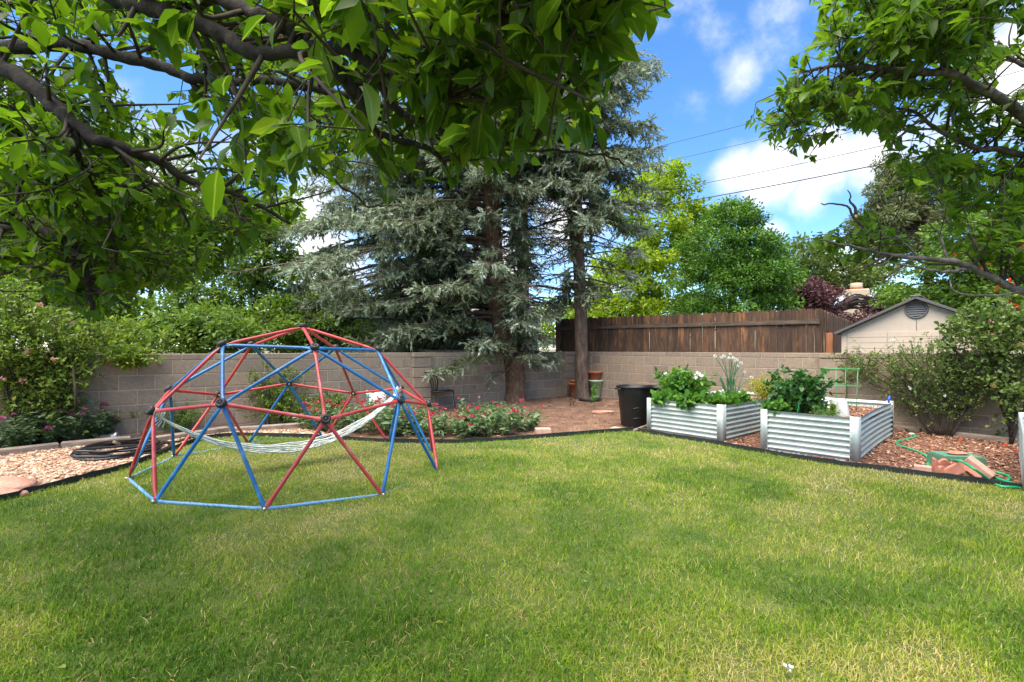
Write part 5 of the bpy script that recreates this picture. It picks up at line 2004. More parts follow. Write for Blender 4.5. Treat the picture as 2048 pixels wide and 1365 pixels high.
LB = np.array([-4.15, 2.05, float(gz(-4.15, 2.05))])
fk = np.array([-3.75, 2.1, 1.55])
fk2 = np.array([-3.4, 2.15, 2.05])
left_limbs = [
    ([tuple(fk2), (-130, 100, 2.4), (0, 96, 2.3), (132, 88, 2.25), (220, 108, 2.2), (308, 128, 2.15), (374, 152, 2.1), (440, 162, 2.05), (560, 165, 1.95), (700, 193, 1.85), (800, 215, 1.8)], .055, .012, 1.0),
    ([(374, 152, 2.1), (418, 198, 2.1), (484, 250, 2.1), (528, 308, 2.1)], .020, .007, 1.0),
    ([tuple(fk), (-120, 120, 2.15), (0, 135, 2.0), (57, 165, 1.95), (110, 212, 1.95), (150, 248, 1.95), (198, 281, 1.95), (264, 303, 2.0), (330, 326, 2.05), (396, 372, 2.1), (462, 385, 2.15), (528, 418, 2.2), (580, 446, 2.2)], .060, .007, 1.0),
    ([tuple(fk2), (-80, -160, 1.7), (120, -70, 1.6), (237, -2, 1.55), (308, 18, 1.5), (374, 40, 1.5), (440, 66, 1.48), (497, 101, 1.45), (572, 103, 1.4), (662, 95, 1.35), (743, 129, 1.32), (805, 176, 1.3), (838, 195, 1.3), (910, 190, 1.28), (952, 176, 1.25)], .050, .008, 1.0),
    ([(120, -70, 1.6), (300, -40, 1.5), (440, -4, 1.45), (497, 26, 1.42), (572, 53, 1.4), (629, 110, 1.4), (695, 162, 1.42), (729, 210, 1.45), (757, 267, 1.48), (805, 281, 1.5), (867, 305, 1.5), (895, 329, 1.5)], .038, .007, 1.0),
    ([tuple(fk), (-90, 470, 2.6), (0, 454, 2.5), (57, 454, 2.45), (110, 470, 2.4), (154, 506, 2.35), (172, 540, 2.3), (179, 578, 2.3), (187, 624, 2.3), (198, 640, 2.3)], .035, .008, 1.9),
    ([(180, 576, 2.3), (221, 588, 2.25), (259, 616, 2.2)], .013, .006, 1.6),
    ([(150, 255, 1.95), (154, 286, 1.95), (167, 334, 2.0), (193, 382, 2.05), (215, 427, 2.1), (229, 484, 2.15), (233, 528, 2.2)], .020, .006, 1.7),
    ([(154, 299, 1.95), (101, 303, 1.9), (62, 312, 1.85), (44, 352, 1.85), (31, 409, 1.85)], .017, .006, .9),
    ([(805, 229, 1.4), (886, 262, 1.35), (933, 284, 1.33), (1019, 287, 1.3), (1071, 281, 1.28), (1105, 219, 1.25), (1124, 181, 1.23), (1171, 129, 1.2), (1195, 105, 1.18)], .014, .004, 1.2),
    ([(743, 129, 1.32), (770, 190, 1.36), (805, 229, 1.4)], .016, .012, .8),
    ([(1019, 287, 1.3), (1076, 300, 1.3), (1148, 305, 1.3), (1219, 319, 1.28), (1250, 330, 1.27)], .006, .003, .9),
    ([(560, 250, 1.9), (614, 310, 1.9), (652, 343, 1.9), (695, 381, 1.9), (740, 410, 1.9), (786, 412, 1.9)], .011, .003, .35),
    ([(440, 162, 2.05), (500, 210, 1.95), (560, 250, 1.9)], .016, .011, .8),
    ([(237, -2, 1.55), (500, -110, 1.2), (800, -95, 1.05), (1000, -50, 1.0), (1150, -15, .98), (1270, 5, .97)], .025, .006, 1.5),
    ([(800, -95, 1.05), (930, 0, 1.02), (1020, 40, 1.0), (1110, 60, 1.0)], .010, .004, 1.5),
    ([tuple(fk), (-60, 260, 3.2), (0, 250, 3.2), (200, 330, 3.4), (400, 400, 3.5), (480, 450, 3.5)], .045, .008, 2.2),
    ([tuple(fk2), (-60, 0, 3.1), (0, 0, 3.1), (300, 60, 3.2), (560, 140, 3.2), (680, 220, 3.2), (720, 300, 3.2)], .050, .008, 1.2),
    ([tuple(fk), (-40, 350, 3.0), (150, 420, 3.2), (300, 490, 3.3), (400, 540, 3.3)], .040, .008, 2.2),
    ([tuple(fk), (-60, 520, 2.9), (60, 480, 2.9), (150, 520, 2.9), (260, 540, 2.8), (330, 550, 2.8)], .030, .007, 1.9),
    ([tuple(fk2), (-4.2, 2.9, 2.7), (-4.7, 3.9, 3.0), (-5.0, 4.8, 3.1)], .05, .01, .6),
]


def fixw(l):
    """limb points given directly in metres keep their place"""
    out = []
    for q in l:
        out.append(q)
    return out


_px = px


def px(x, y, d):                      # world triples start with a small |x|; photograph points are pixels
    if abs(x) < 7 and abs(y) < 7 and (d < 4.5 and abs(x - round(x)) > 1e-9 or abs(x) < 7 and abs(y) < 7 and d > 1.5 and x < -1):
        return np.array([x, y, d], float)
    return _px(x, y, d)


lm_mask = [(-20, -20), (1350, -20), (1345, 20), (1310, 70), (1262, 120), (1235, 130), (1222, 180), (1200, 235), (1215, 290), (1275, 320), (1270, 345), (1200, 360), (1130, 310),
           (1060, 340), (1000, 360), (950, 350), (900, 390), (850, 380), (800, 355), (770, 400), (740, 330), (690, 380), (640, 385), (590, 450), (560, 470), (500, 500), (450, 545), (420, 570), (340, 590), (290, 600), (215, 645), (185, 645),
           (90, 600), (60, 560), (-20, 560)]
near_tree('plum_tree', 'broad leaved fruit tree whose dark boughs overhang the lawn from the gravel side', LB,
          ([LB, LB + np.array([.1, .0, .7]), fk, fk2], [.15, .12, .10, .065]), left_limbs, lm_mask, ('leaf_plum', 'leaf_plum_single'), .064, 16, .42, .060, 6,
          holes=[(300, 168, 42), (345, 318, 30), (305, 350, 18), (440, 285, 26), (505, 305, 22), (370, 230, 20), (25, 45, 20), (250, 150, 20), (470, 180, 12), (640, 370, 20), (600, 250, 14), (730, 330, 20)], seed=21, clear=[(0, 13), (2, 15), (3, 12), (4, 10), (5, 10), (7, 8)])

RB = np.array([4.9, 3.1, float(gz(4.9, 3.1))])
rf = np.array([4.55, 3.15, 1.25])
rf2 = np.array([4.4, 3.2, 2.0])
right_limbs = [
    ([tuple(rf2), (2130, 290, 3.3), (2048, 230, 3.25), (2000, 197, 3.2), (1953, 173, 3.15), (1906, 148, 3.1), (1859, 145, 3.05), (1813, 143, 3.0), (1766, 138, 2.95), (1719, 136, 2.9), (1672, 131, 2.85), (1620, 140, 2.85)], .060, .010, 1.0),
    ([tuple(rf2), (2120, 330, 3.4), (2048, 312, 3.4), (2000, 300, 3.4), (1953, 298, 3.4), (1916, 281, 3.4), (1873, 258, 3.4), (1830, 225, 3.4), (1790, 215, 3.4)], .042, .010, .8),
    ([tuple(rf), (2130, 622, 3.0), (2048, 584, 3.0), (2000, 565, 3.0), (1944, 537, 3.0), (1897, 523, 3.0), (1836, 516, 3.0), (1766, 509, 3.0), (1695, 492, 3.0), (1640, 480, 3.0)], .044, .006, 1.1),
    ([(1944, 537, 3.0), (1900, 545, 2.98), (1860, 540, 2.96), (1800, 530, 2.95), (1760, 520, 2.95)], .018, .004, 0),
    ([(2048, 584, 3.0), (1990, 592, 2.9), (1930, 590, 2.9), (1905, 580, 2.9), (1900, 560, 2.95)], .010, .005, 0),
    ([tuple(rf2), (2110, -60, 2.7), (2048, -15, 2.7), (1981, 12, 2.65), (1906, 33, 2.6), (1836, 52, 2.6), (1800, 85, 2.6)], .035, .008, 1.0),
    ([(1906, 148, 3.1), (1860, 90, 3.05), (1790, 40, 3.0), (1720, 0, 3.0), (1650, -20, 3.0)], .025, .007, 1.0),
    ([(1766, 138, 2.95), (1700, 190, 2.9), (1640, 220, 2.85), (1580, 250, 2.85), (1530, 250, 2.85)], .014, .004, 1.1),
    ([(1700, 190, 2.9), (1660, 250, 2.85), (1630, 300, 2.85)], .009, .004, 1.0),
    ([(1906, 148, 3.1), (1870, 220, 3.2), (1800, 270, 3.2), (1780, 300, 3.2)], .018, .006, .9),
    ([(1916, 281, 3.4), (1890, 340, 3.4), (1870, 390, 3.4), (1840, 420, 3.4)], .015, .005, .8),
    ([tuple(rf2), (2130, 420, 3.5), (2048, 410, 3.6), (1960, 400, 3.7), (1900, 440, 3.7)], .030, .007, 1.0),
    ([tuple(rf2), (2140, 150, 3.6), (2048, 130, 3.6), (1960, 80, 3.6), (1880, 60, 3.6)], .035, .008, .9),
    ([(1836, 516, 3.0), (1790, 470, 3.05), (1740, 470, 3.05), (1690, 460, 3.05)], .010, .004, 2.6),
    ([(1897, 523, 3.0), (1880, 470, 3.1), (1850, 440, 3.15)], .012, .004, 1.3),
    ([tuple(rf2), (2150, 480, 3.2), (2060, 480, 3.2), (1980, 470, 3.3), (1920, 480, 3.4)], .025, .006, 1.0),
]
r_mask = [(1600, -20), (1625, 60), (1565, 110), (1545, 170), (1500, 215), (1485, 250), (1530, 300), (1585, 310), (1630, 345), (1668, 300), (1700, 262), (1755, 268), (1770, 330), (1795, 385), (1740, 385), (1735, 420),
          (1690, 440), (1620, 470), (1615, 505), (1690, 540), (1780, 545), (1850, 520), (1930, 510), (1990, 540), (2070, 560), (2070, -20)]
near_tree('plum_tree', 'fruit tree with grey limbs reaching over the mulch from beside the third bed', RB,
          ([RB, RB + np.array([-.1, 0, .6]), rf, rf2], [.16, .13, .11, .07]), right_limbs, r_mask, ('leaf_plum_dark', 'leaf_plum_dark_single'), .070, 23, .38, .055, 7,
          holes=[(2020, 150, 30), (2010, 60, 25), (1960, 210, 14), (1700, 330, 10), (1800, 425, 38), (1855, 440, 42), (1850, 485, 22), (1720, 560, 20), (1950, 445, 20)], clear=[(0, 14), (1, 11), (2, 12)], barkname='bark_grey', seed=5,
          dead=[[(1747, 488, 3.0), (1719, 445, 3.0), (1695, 412, 3.0), (1658, 408, 3.0), (1641, 410, 3.0)], [(1710, 430, 3.0), (1704, 405, 3.0), (1698, 382, 3.0)], [(1766, 509, 3.0), (1740, 530, 2.95), (1700, 545, 2.95)], [(1830, 516, 3), (1790, 545, 2.95), (1760, 560, 2.9)]])
px = _px


# ------------------------------------------------------------------ blue spruces
def spruce(name, label, base, pts, r0, r1, z0, z1, lf, dens=1.0, azf=None, bark='bark_spruce', seed=0, limit=None, cones=0, skip=None, extra=None):
    """trunk with drooping whorls; lf(z, az) gives branch length"""
    global rng
    keep = rng
    rng = np.random.default_rng(seed)
    root = thing(name, label, 'tree', tuple(base))
    P = cr(np.asarray(pts, float), 8)
    tr = np.interp(P[:, 2], [P[0, 2], P[0, 2] + .25, P[-1, 2]], [r0 * 1.28, r0, r1])
    # fluted foot
    n = 16
    mb = MB()
    th = np.arange(n) * 2 * np.pi / n
    fl = 1 + .07 * np.cos(th * 5 + seed)[None] * np.clip(1.2 - (P[:, 2:3] - P[0, 2]) * 1.6, .15, 1) + rng.normal(0, .02, (len(P), n))
    V = P[:, None] + (tr[:, None] * fl)[..., None] * np.stack([np.cos(th), np.sin(th), 0 * th], -1)[None]
    i = np.arange(len(P) - 1)[:, None] * n
    j = np.arange(n)[None]
    k = (j + 1) % n
    mb.add(V.reshape(-1, 3), [np.stack([i + j, i + k, i + n + k, i + n + j], -1).reshape(-1, 4)])
    part('trunk', mb, M[bark], root, True)
    bA, bB, sP, sD, sR = [], [], [], [], []
    z = z0
    bmb = MB()
    nb_tot = 0
    while z < z1:
        nb = rng.integers(4, 6)
        a0 = rng.uniform(0, 6.283)
        ex = extra(z) if extra else []
        for b in range(nb + len(ex)):
            az = a0 + b * 6.283 / nb + rng.normal(0, .2) if b < nb else ex[b - nb] + rng.normal(0, .22)
            L_ = lf(z, az) * rng.uniform(.75, 1.12)
            if L_ < .35:
                continue
            zz_ = z + rng.uniform(-.12, .12)
            org = np.array([np.interp(zz_, P[:, 2], P[:, c]) for c in (0, 1)] + [zz_])
            hd = np.array([math.cos(az), math.sin(az), 0])
            sg = np.linspace(0, 1, 9)
            droop = .12 + .18 * rng.random() + .035 * L_
            bz = L_ * (.10 * sg - droop * sg ** 2 * (1.6 - .8 * sg))
            bp_ = org + hd * (L_ * sg)[:, None] + np.c_[np.zeros((9, 2)), bz]
            bp_ = wiggle(bp_, .03)
            br = np.linspace(.010 + .010 * L_, .005, 9)
            if nb_tot < 160:
                bmb.tube(bp_, br, 5, False)
            nb_tot += 1
            side = np.array([-hd[1], hd[0], 0])
            ns_ = int(L_ / .112 * dens)
            for s_ in range(ns_):
                f = .16 + .84 * (s_ + rng.random()) / ns_
                o_ = np.array([np.interp(f, sg, bp_[:, c]) for c in range(3)])
                for sd in (-1, 1):
                    if rng.random() < .12:
                        continue
                    l2 = (.16 + .30 * L_ ** .5 * (1.05 - f)) * rng.uniform(.55, 1.25)
                    d2_ = norm(hd * .65 + side * sd * rng.uniform(.6, 1.1) + np.array([0, 0, rng.uniform(-.75, -.05)]))
                    e_ = o_ + d2_ * l2 + np.array([0, 0, -.10 * l2])
                    bA.append(o_)
                    bB.append(e_)
                    m_ = max(2, int(l2 / .039))
                    ff = np.linspace(.12, 1, m_)
                    q = o_ + (e_ - o_) * ff[:, None]
                    dd = norm(d2_ * .8 + rng.normal(0, .55, (m_, 3)) + np.array([0, 0, -.28]))
                    sP.append(q)
                    sD.append(dd)
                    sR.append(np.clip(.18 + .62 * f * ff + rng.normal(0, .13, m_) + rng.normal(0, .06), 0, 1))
        z += rng.uniform(.22, .34)
    tag(part('boughs', bmb, M['bark_spruce'], root, True), kind='stuff')
    V, Fs = sticks(np.array(bA), np.array(bB), .006, .003)
    tag(part('twigs', mk('twigs', V, Fs, M['twig']), None, root), kind='stuff')
    sP, sD, sR = np.vstack(sP), np.vstack(sD), np.concatenate(sR)
    if skip is not None:
        p2 = project(sP)
        ok = ~skip(p2, sP)
        sP, sD, sR = sP[ok], sD[ok], sR[ok]
    N = rng.normal(size=(len(sP), 3))
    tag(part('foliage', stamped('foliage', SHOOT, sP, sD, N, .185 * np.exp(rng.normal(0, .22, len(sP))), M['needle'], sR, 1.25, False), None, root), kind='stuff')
    for c in range(cones):
        q = sP[rng.integers(len(sP))]
        o = link('cone', CONE, root, q - np.asarray(base))
        o.rotation_euler = (rng.normal(0, .3), rng.normal(0, .3), 0)
    print(name, 'shoots', len(sP))
    rng = keep
    return root


CONE = MB().lathe([(0, 0), (.012, -.005), (.02, -.03), (.017, -.07), (.008, -.095), (0, -.1)], 7).data('cone', M['cone'], True)
sA = px(1030, 800, 11.2)
sA[2] = gz(sA[0], sA[1]) - .05
dAz = lambda az, t_: math.cos(az - t_)


def lfA(z, az):
    left, right, fwd = max(0, -math.cos(az)), max(0, math.cos(az)), max(0, -math.sin(az))
    b = np.interp(z, [.7, 1.3, 2.4, 4, 6, 8, 10.5, 12], [.8, 1.7, 2.6, 2.8, 2.6, 2.1, 1.2, .4])
    return b * (1 + .95 * left ** 1.5 * np.interp(z, [1, 1.4, 2.2, 4.5, 7], [.4, 1.35, 1.25, .95, .3]) - .45 * right * np.interp(z, [1, 2, 6], [.3, .9, .3]) - .15 * fwd)


tA = [sA, sA + np.array([-.02, 0, .8]), px(1012, 690, 11.2), px(995, 600, 11.25), px(985, 450, 11.3), px(975, 250, 11.4), px(965, 0, 11.5), px(962, -160, 11.5)]


def gapA(p2, P):
    # open windows between the stems where the sky shows
    g = np.zeros(len(p2), bool)
    for (x, y, rx, ry) in ((1100, 500, 40, 95), (1090, 430, 46, 40), (1215, 520, 38, 80), (735, 540, 26, 44), (640, 420, 16, 14), (880, 380, 14, 22), (1010, 470, 14, 60), (940, 470, 16, 24), (700, 480, 14, 14), (1075, 590, 30, 40)):
        g |= ((p2[:, 0] - x) / rx) ** 2 + ((p2[:, 1] - y) / ry) ** 2 < 1
    # keep the lower trunk and the ground below open
    g |= (p2[:, 0] > 985) & (p2[:, 0] < 1062) & (p2[:, 1] > 715)
    g |= (p2[:, 0] > 1135) & (p2[:, 0] < 1185) & (p2[:, 1] > 610)
    g |= (p2[:, 1] > 760) & (p2[:, 0] < 880)
    g |= (p2[:, 0] > 1180) & (p2[:, 1] > 590)
    g |= (p2[:, 0] > 1325) & (p2[:, 1] > 240)
    g |= (p2[:, 0] < 560) & (p2[:, 1] > 420) & (p2[:, 1] < 600)
    g &= rng.random(len(p2)) < .93
    # the stems show through between the boughs
    for (x, hw_, y0_, y1_, dp_) in ((988, 20, 380, 640, 11.3), (1046, 15, 370, 600, 14.0), (1157, 17, 330, 620, 11.75)):
        g |= (np.abs(p2[:, 0] - x) < hw_) & (p2[:, 1] > y0_) & (p2[:, 1] < y1_) & (P[:, 1] < dp_) & (rng.random(len(p2)) < .5)
    return g


spruce('spruce_tree', 'big blue spruce with thick scaly trunk in front of the wall corner', sA, tA, .25, .09, .95, 10.8, lfA, 1.0, bark='bark_red', seed=3, cones=14, skip=gapA, extra=lambda z: [R(184)] if 1.2 < z < 6.0 else [])
sB = px(1165, 797, 11.7)
sB[2] = gz(sB[0], sB[1]) - .05


def lfB(z, az):
    right = max(0, math.cos(az))
    b = np.interp(z, [2.2, 3.0, 4, 6, 8, 10.5, 12], [.5, 1.2, 1.6, 1.8, 1.8, 1.2, .4])
    return b * (1 + .18 * right)


tB = [sB, px(1163, 740, 11.7), px(1162, 640, 11.7), px(1155, 450, 11.75), px(1148, 250, 11.8), px(1140, 0, 11.9), px(1138, -160, 11.9)]
spruce('spruce_tree', 'slim conifer with bare dark trunk beside the terracotta pots', sB, tB, .165, .07, 2.35, 10.8, lfB, 1.0, seed=4, cones=26, skip=gapA)
sC = px(1045, 760, 14.0)
sC[2] = -.05
tC = [sC, px(1046, 600, 14.0), px(1045, 450, 14.0), px(1042, 250, 14.1), px(1040, 0, 14.2), px(1040, -200, 14.2)]
spruce('spruce_tree', 'third spruce rising behind the sage green shed', sC, tC, .20, .08, 3.2, 12.2, lambda z, az: float(np.interp(z, [3, 4.5, 7, 10, 12.5], [1.0, 1.7, 2.0, 1.9, .8])), .62, seed=6, cones=8, skip=gapA)


# ------------------------------------------------------------------ broad leaved trees beyond the walls
def broad(name, label, base, trunks, lobes, nclump, cr_, nleaf, size, mat, tm=DIAM, group=None, bark='bark_plum', up=.6, flowers=None, seed=0, shell=.5, limbs=True, drp=0.0, skip=None):
    """lobes: (centre, radii, weight) ellipsoids in world space; leaves sit in clumps on twigs reaching from the limbs"""
    global rng
    keep = rng
    rng = np.random.default_rng(seed)
    root = thing(name, label, 'tree', tuple(base), group=group)
    tips = []
    for (pl_, r0, r1) in trunks:
        P = wiggle(cr(np.asarray(pl_, float), 6), .03)
        tube_part('trunk', P, np.linspace(r0, r1, len(P)), bark, root, 9)
        tips.append(P)
    tp = np.vstack(tips)
    wts = np.array([l[2] for l in lobes], float)
    wts /= wts.sum()
    cl = []
    for (c, r_, w_), f in zip(lobes, wts):
        n = int(nclump * f)
        d = norm(rng.normal(size=(n, 3))) * (rng.random((n, 1)) ** (1 / 3) * (1 - shell) + shell * rng.uniform(.8, 1.05, (n, 1)))
        cl.append(np.asarray(c) + d * np.asarray(r_))
    cl = np.vstack(cl)
    cl = cl[cl[:, 2] > .4]
    if skip is not None:
        cl = cl[~skip(project(cl))]
    # limbs from the nearest trunk point to each clump
    up_ok = tp[tp[:, 2] > tp[:, 2].max() * .25]
    if limbs:
        sel = rng.choice(len(cl), min(len(cl), 90), replace=False)
        mb = MB()
        for i in sel:
            q = cl[i]
            cand = up_ok[up_ok[:, 2] < q[2] + .3]
            if not len(cand):
                cand = up_ok
            k = np.argmin(np.linalg.norm(cand - q, axis=1) + .4 * np.abs(cand[:, 2] - q[2]))
            a = cand[k]
            m_ = (a + q) / 2 + np.array([0, 0, .12 * np.linalg.norm(q - a)]) + rng.normal(0, .05, 3)
            mb.tube(cr([a, m_, q], 4), np.linspace(.018 + .012 * np.linalg.norm(q - a), .006, 9), 5, False)
        tag(part('limbs', mb, M[bark], root, True), kind='stuff')
    crad = cr_ * np.exp(rng.normal(0, .3, len(cl)))
    k = rng.choice(len(cl), nleaf, p=crad ** 2 / np.sum(crad ** 2))
    d = norm(rng.normal(size=(nleaf, 3)))
    d[:, 2] *= .75
    P = cl[k] + d * (crad[k] * rng.random(nleaf) ** .45)[:, None]
    P[:, 2] -= drp * rng.random(nleaf)
    D = norm(d + rng.normal(0, .6, (nleaf, 3)) + np.array([0, 0, -.15]))
    N = norm(rng.normal(0, .6, (nleaf, 3)) + np.array([0, 0, up]) + d * .3)
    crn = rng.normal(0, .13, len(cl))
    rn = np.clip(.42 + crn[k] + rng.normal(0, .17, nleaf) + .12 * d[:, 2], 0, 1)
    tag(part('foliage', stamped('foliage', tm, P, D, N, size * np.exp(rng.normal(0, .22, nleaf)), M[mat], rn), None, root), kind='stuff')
    if flowers:
        fl, nf, sc_ = flowers
        cam_side = np.where(P[:, 1] - .3 * P[:, 2] < np.percentile(P[:, 1] - .3 * P[:, 2], 22))[0]
        for i in rng.choice(cam_side, nf, replace=False):
            o = link('flower', fl[rng.integers(len(fl))], root, P[i] + d[i] * .08 + np.array([0, -.12, 0]) - np.asarray(base))
            s_ = sc_ * rng.uniform(.7, 1.3)
            o.scale = (s_,) * 3
            o.rotation_euler = tuple(rng.uniform(-2, 2, 3))
    rng = keep
    return root


def gb(x, d):
    return np.array([(x - 1024) / F * d, d, 0.0])


def lob(x, y, d, rx, ry, w_=1.0, rd=None):
    """ellipsoid seen at pixel x, y with half width rx, half height ry (pixels)"""
    c = px(x, y, d)
    return (c, (rx / F * d, (rd if rd else rx / F * d * .9), ry / F * d), w_)


def trk(pix, d, jig=0):
    return [gb(pix[0][0], d)] + [px(x, y, d) for x, y in pix]


broad('lime_tree', 'bright yellow green maple standing tall behind the picket fence', gb(1290, 22), [(trk([(1285, 640), (1275, 520), (1290, 400)], 22), .17, .05), (trk([(1240, 640), (1225, 590), (1215, 560)], 21), .09, .03)],
      [lob(1310, 430, 22, 90, 70, 1.5), lob(1250, 560, 21.5, 85, 75, 1.6), lob(1330, 540, 22, 95, 90, 1.6), lob(1400, 470, 22.5, 45, 60, .6), lob(1240, 625, 20.5, 90, 34, .9), lob(1340, 630, 21, 70, 30, .6), lob(1340, 370, 22, 50, 35, .4)],
      240, .42, 27000, 0.177, 'leaf_lime', LEAFW if False else DIAM, seed=31, shell=.45)
broad('dense_tree', 'dense rounded deep green tree standing over the picket fence', gb(1465, 17), [(trk([(1465, 640), (1465, 520), (1465, 450)], 17), .16, .06)],
      [lob(1465, 570, 17, 122, 72, 2.4), lob(1455, 500, 17, 96, 76, 2.0), lob(1468, 440, 17, 46, 44, .8), lob(1525, 545, 17, 62, 75, 1.0), lob(1465, 620, 16.8, 120, 30, .9)],
      460, .26, 46000, 0.105, 'leaf_dense', DIAM, seed=32, shell=.55, limbs=False)
broad('purple_plum_tree', 'purple leaved plum tree around the stucco chimney', gb(1660, 18), [(trk([(1655, 660), (1660, 620)], 18), .12, .05)],
      [lob(1632, 605, 18, 48, 40, 1.2), lob(1700, 642, 18, 60, 12, .5), lob(1760, 622, 19, 24, 26, .6), lob(1610, 590, 18.5, 30, 30, .4)], 90, .32, 7020, 0.134, 'leaf_purple', DIAM, seed=33)
broad('olive_tree', 'pale olive green tree far behind the purple plum', gb(1640, 27), [(trk([(1640, 600), (1650, 560), (1680, 530)], 27), .16, .06), (trk([(1630, 600), (1610, 540)], 27), .12, .05)],
      [lob(1620, 520, 27, 62, 48, 1.3), lob(1690, 545, 27, 60, 40, 1.0), lob(1600, 575, 27, 50, 40, .7), lob(1760, 570, 28, 60, 40, .7)], 110, .45, 9450, 0.195, 'leaf_olive', DIAM, seed=34)
broad('sumac_tree', 'small tree with drooping leaves sticking up beside the chimney', gb(1728, 29), [(trk([(1728, 640), (1727, 575)], 29), .07, .03)],
      [lob(1727, 558, 29, 34, 18, 1.0)], 26, .26, 1080, 0.317, 'leaf_olive', LANCE, seed=35)
broad('pine_tree', 'tall grey green pine with orange trunk behind the beige shed', gb(1858, 19), [(trk([(1858, 620), (1858, 500), (1850, 400), (1840, 340)], 19), .20, .07)],
      [lob(1800, 450, 19, 85, 60, 1.4), lob(1850, 390, 19, 70, 55, 1.2), lob(1780, 400, 19, 60, 50, .8), lob(1900, 470, 19, 70, 60, 1.0), lob(1740, 470, 19, 40, 36, .5), lob(1790, 350, 19, 50, 34, .5)],
      150, .36, 28350, 0.183, 'leaf_pine', LANCE, seed=36, bark='bark_red', up=.2)
broad('trumpet_vine', 'vine covered tree with red orange blossoms behind the beige shed', gb(1975, 11.5), [(trk([(1960, 660), (1965, 560), (1955, 500)], 11.5), .10, .04), (trk([(2060, 660), (2040, 540)], 11.5), .09, .04)],
      [lob(1850, 590, 12.2, 75, 34, .9), lob(1950, 560, 11.6, 105, 80, 2.0), lob(2040, 520, 11.5, 90, 110, 2.0), lob(1960, 470, 11.8, 80, 50, .8), lob(2010, 640, 10.6, 80, 60, 1.0)],
      260, .27, 22950, 0.104, 'leaf_vine', DIAM, seed=37, flowers=(FL_RED, 130, .8))
# beyond the left wall
broad('locust_tree', 'open green tree with slender stems behind the left wall and dome', gb(440, 10.8),
      [(trk([(437, 640), (430, 580), (415, 520), (380, 440)], 10.8), .06, .02), (trk([(500, 660), (505, 620), (520, 560), (545, 470)], 10.9), .075, .02), (trk([(495, 650), (480, 600), (470, 540)], 10.9), .05, .02), (trk([(400, 640), (395, 600), (375, 560)], 10.6), .04, .015)],
      [lob(420, 560, 10.8, 110, 60, 1.2), lob(520, 520, 11, 70, 75, 1.0), lob(390, 640, 10.2, 110, 45, 1.1), lob(540, 640, 10.6, 90, 45, .9), lob(480, 470, 11.2, 90, 50, .7)],
      280, .20, 20250, 0.091, 'leaf_locust', DIAM, seed=41, shell=.3)
broad('locust_tree', 'pale yellow green tree filling the sky behind the overhanging boughs', gb(250, 15.5), [(trk([(255, 620), (260, 420), (240, 300)], 15.5), .16, .06), (trk([(300, 600), (340, 420)], 15.5), .10, .05)],
      [lob(120, 400, 15, 150, 130, 1.6), lob(300, 470, 15.5, 120, 90, 1.3), lob(300, 330, 16, 90, 60, .8), lob(60, 280, 15, 110, 60, .8), lob(540, 420, 17, 80, 50, .6), lob(40, 520, 14, 120, 90, 1.2)],
      300, .45, 25650, 0.159, 'leaf_yellow', DIAM, seed=42, shell=.4)
broad('hedge_tree', 'dark leafy tree behind the climbing rose and left wall', gb(60, 9.2), [(trk([(70, 640), (75, 560)], 9.2), .07, .03)],
      [lob(20, 600, 9.0, 110, 70, 1.4), lob(150, 610, 9.0, 90, 70, 1.2), lob(240, 640, 9.2, 80, 50, 1.0), lob(-80, 560, 9.0, 100, 90, 1.0)], 170, .24, 13500, 0.104, 'leaf_locust', DIAM, seed=43)
broad('hedge_tree', 'dark leafy tree behind the dome apex and spruce boughs', gb(640, 13.5), [(trk([(655, 660), (660, 560)], 13.5), .09, .04)],
      [lob(640, 630, 13.5, 90, 55, 1.2), lob(740, 640, 14, 80, 55, 1.0), lob(620, 560, 14, 50, 40, .5)], 120, .34, 8775, 0.134, 'leaf_locust', DIAM, seed=44)
broad('far_tree', 'distant tree behind the sage green shed', gb(960, 24), [(trk([(960, 650), (955, 600)], 24), .14, .06)],
      [lob(930, 610, 24, 70, 34, 1.0), lob(1110, 650, 24, 60, 40, .8), lob(1180, 630, 24, 40, 40, .6)], 60, .45, 4320, 0.207, 'leaf_lime', DIAM, seed=45)

for (x, d, lobes_, lab, sd) in ((380, 9.0, [lob(330, 672, 8.6, 70, 40, 1), lob(420, 668, 9.0, 70, 44, 1), lob(480, 676, 9.4, 60, 34, .8)], 'low leafy hedge shrub just over the wall left of the dome apex', 51),
                               (590, 10.4, [lob(550, 670, 9.8, 60, 40, 1), lob(630, 664, 10.4, 70, 44, 1), lob(710, 668, 11.0, 70, 44, 1)], 'low leafy hedge shrub just over the wall right of the dome apex', 52)):
    broad('hedge_shrub', lab, gb(x, d), [(trk([(x, 690), (x + 5, 650)], d), .04, .015)], lobes_, 110, .22, 6500, .085, 'leaf_locust', DIAM, seed=sd, group='hedge shrubs behind the left wall')
# ------------------------------------------------------------------ grass blades, gravel, mulch chips
def sample(poly, n, ymin, ymax, half):
    y = rng.uniform(ymin, ymax, n)
    x = rng.uniform(-1, 1, n) * (half * y + .6)
    p = np.stack([x, y], 1)
    return p[inpoly(p, poly)]


def dryness(p):
    d = fbm(p[:, 0], p[:, 1], .55, 4)
    e = fbm(p[:, 0] + 40, p[:, 1] + 11, 1.7, 3)
    far = .14 * smooth(2.6, 5.2, p[:, 1])
    base = .36 + .80 * (d - .5) + 1.0 * (e - .5) + far
    return base


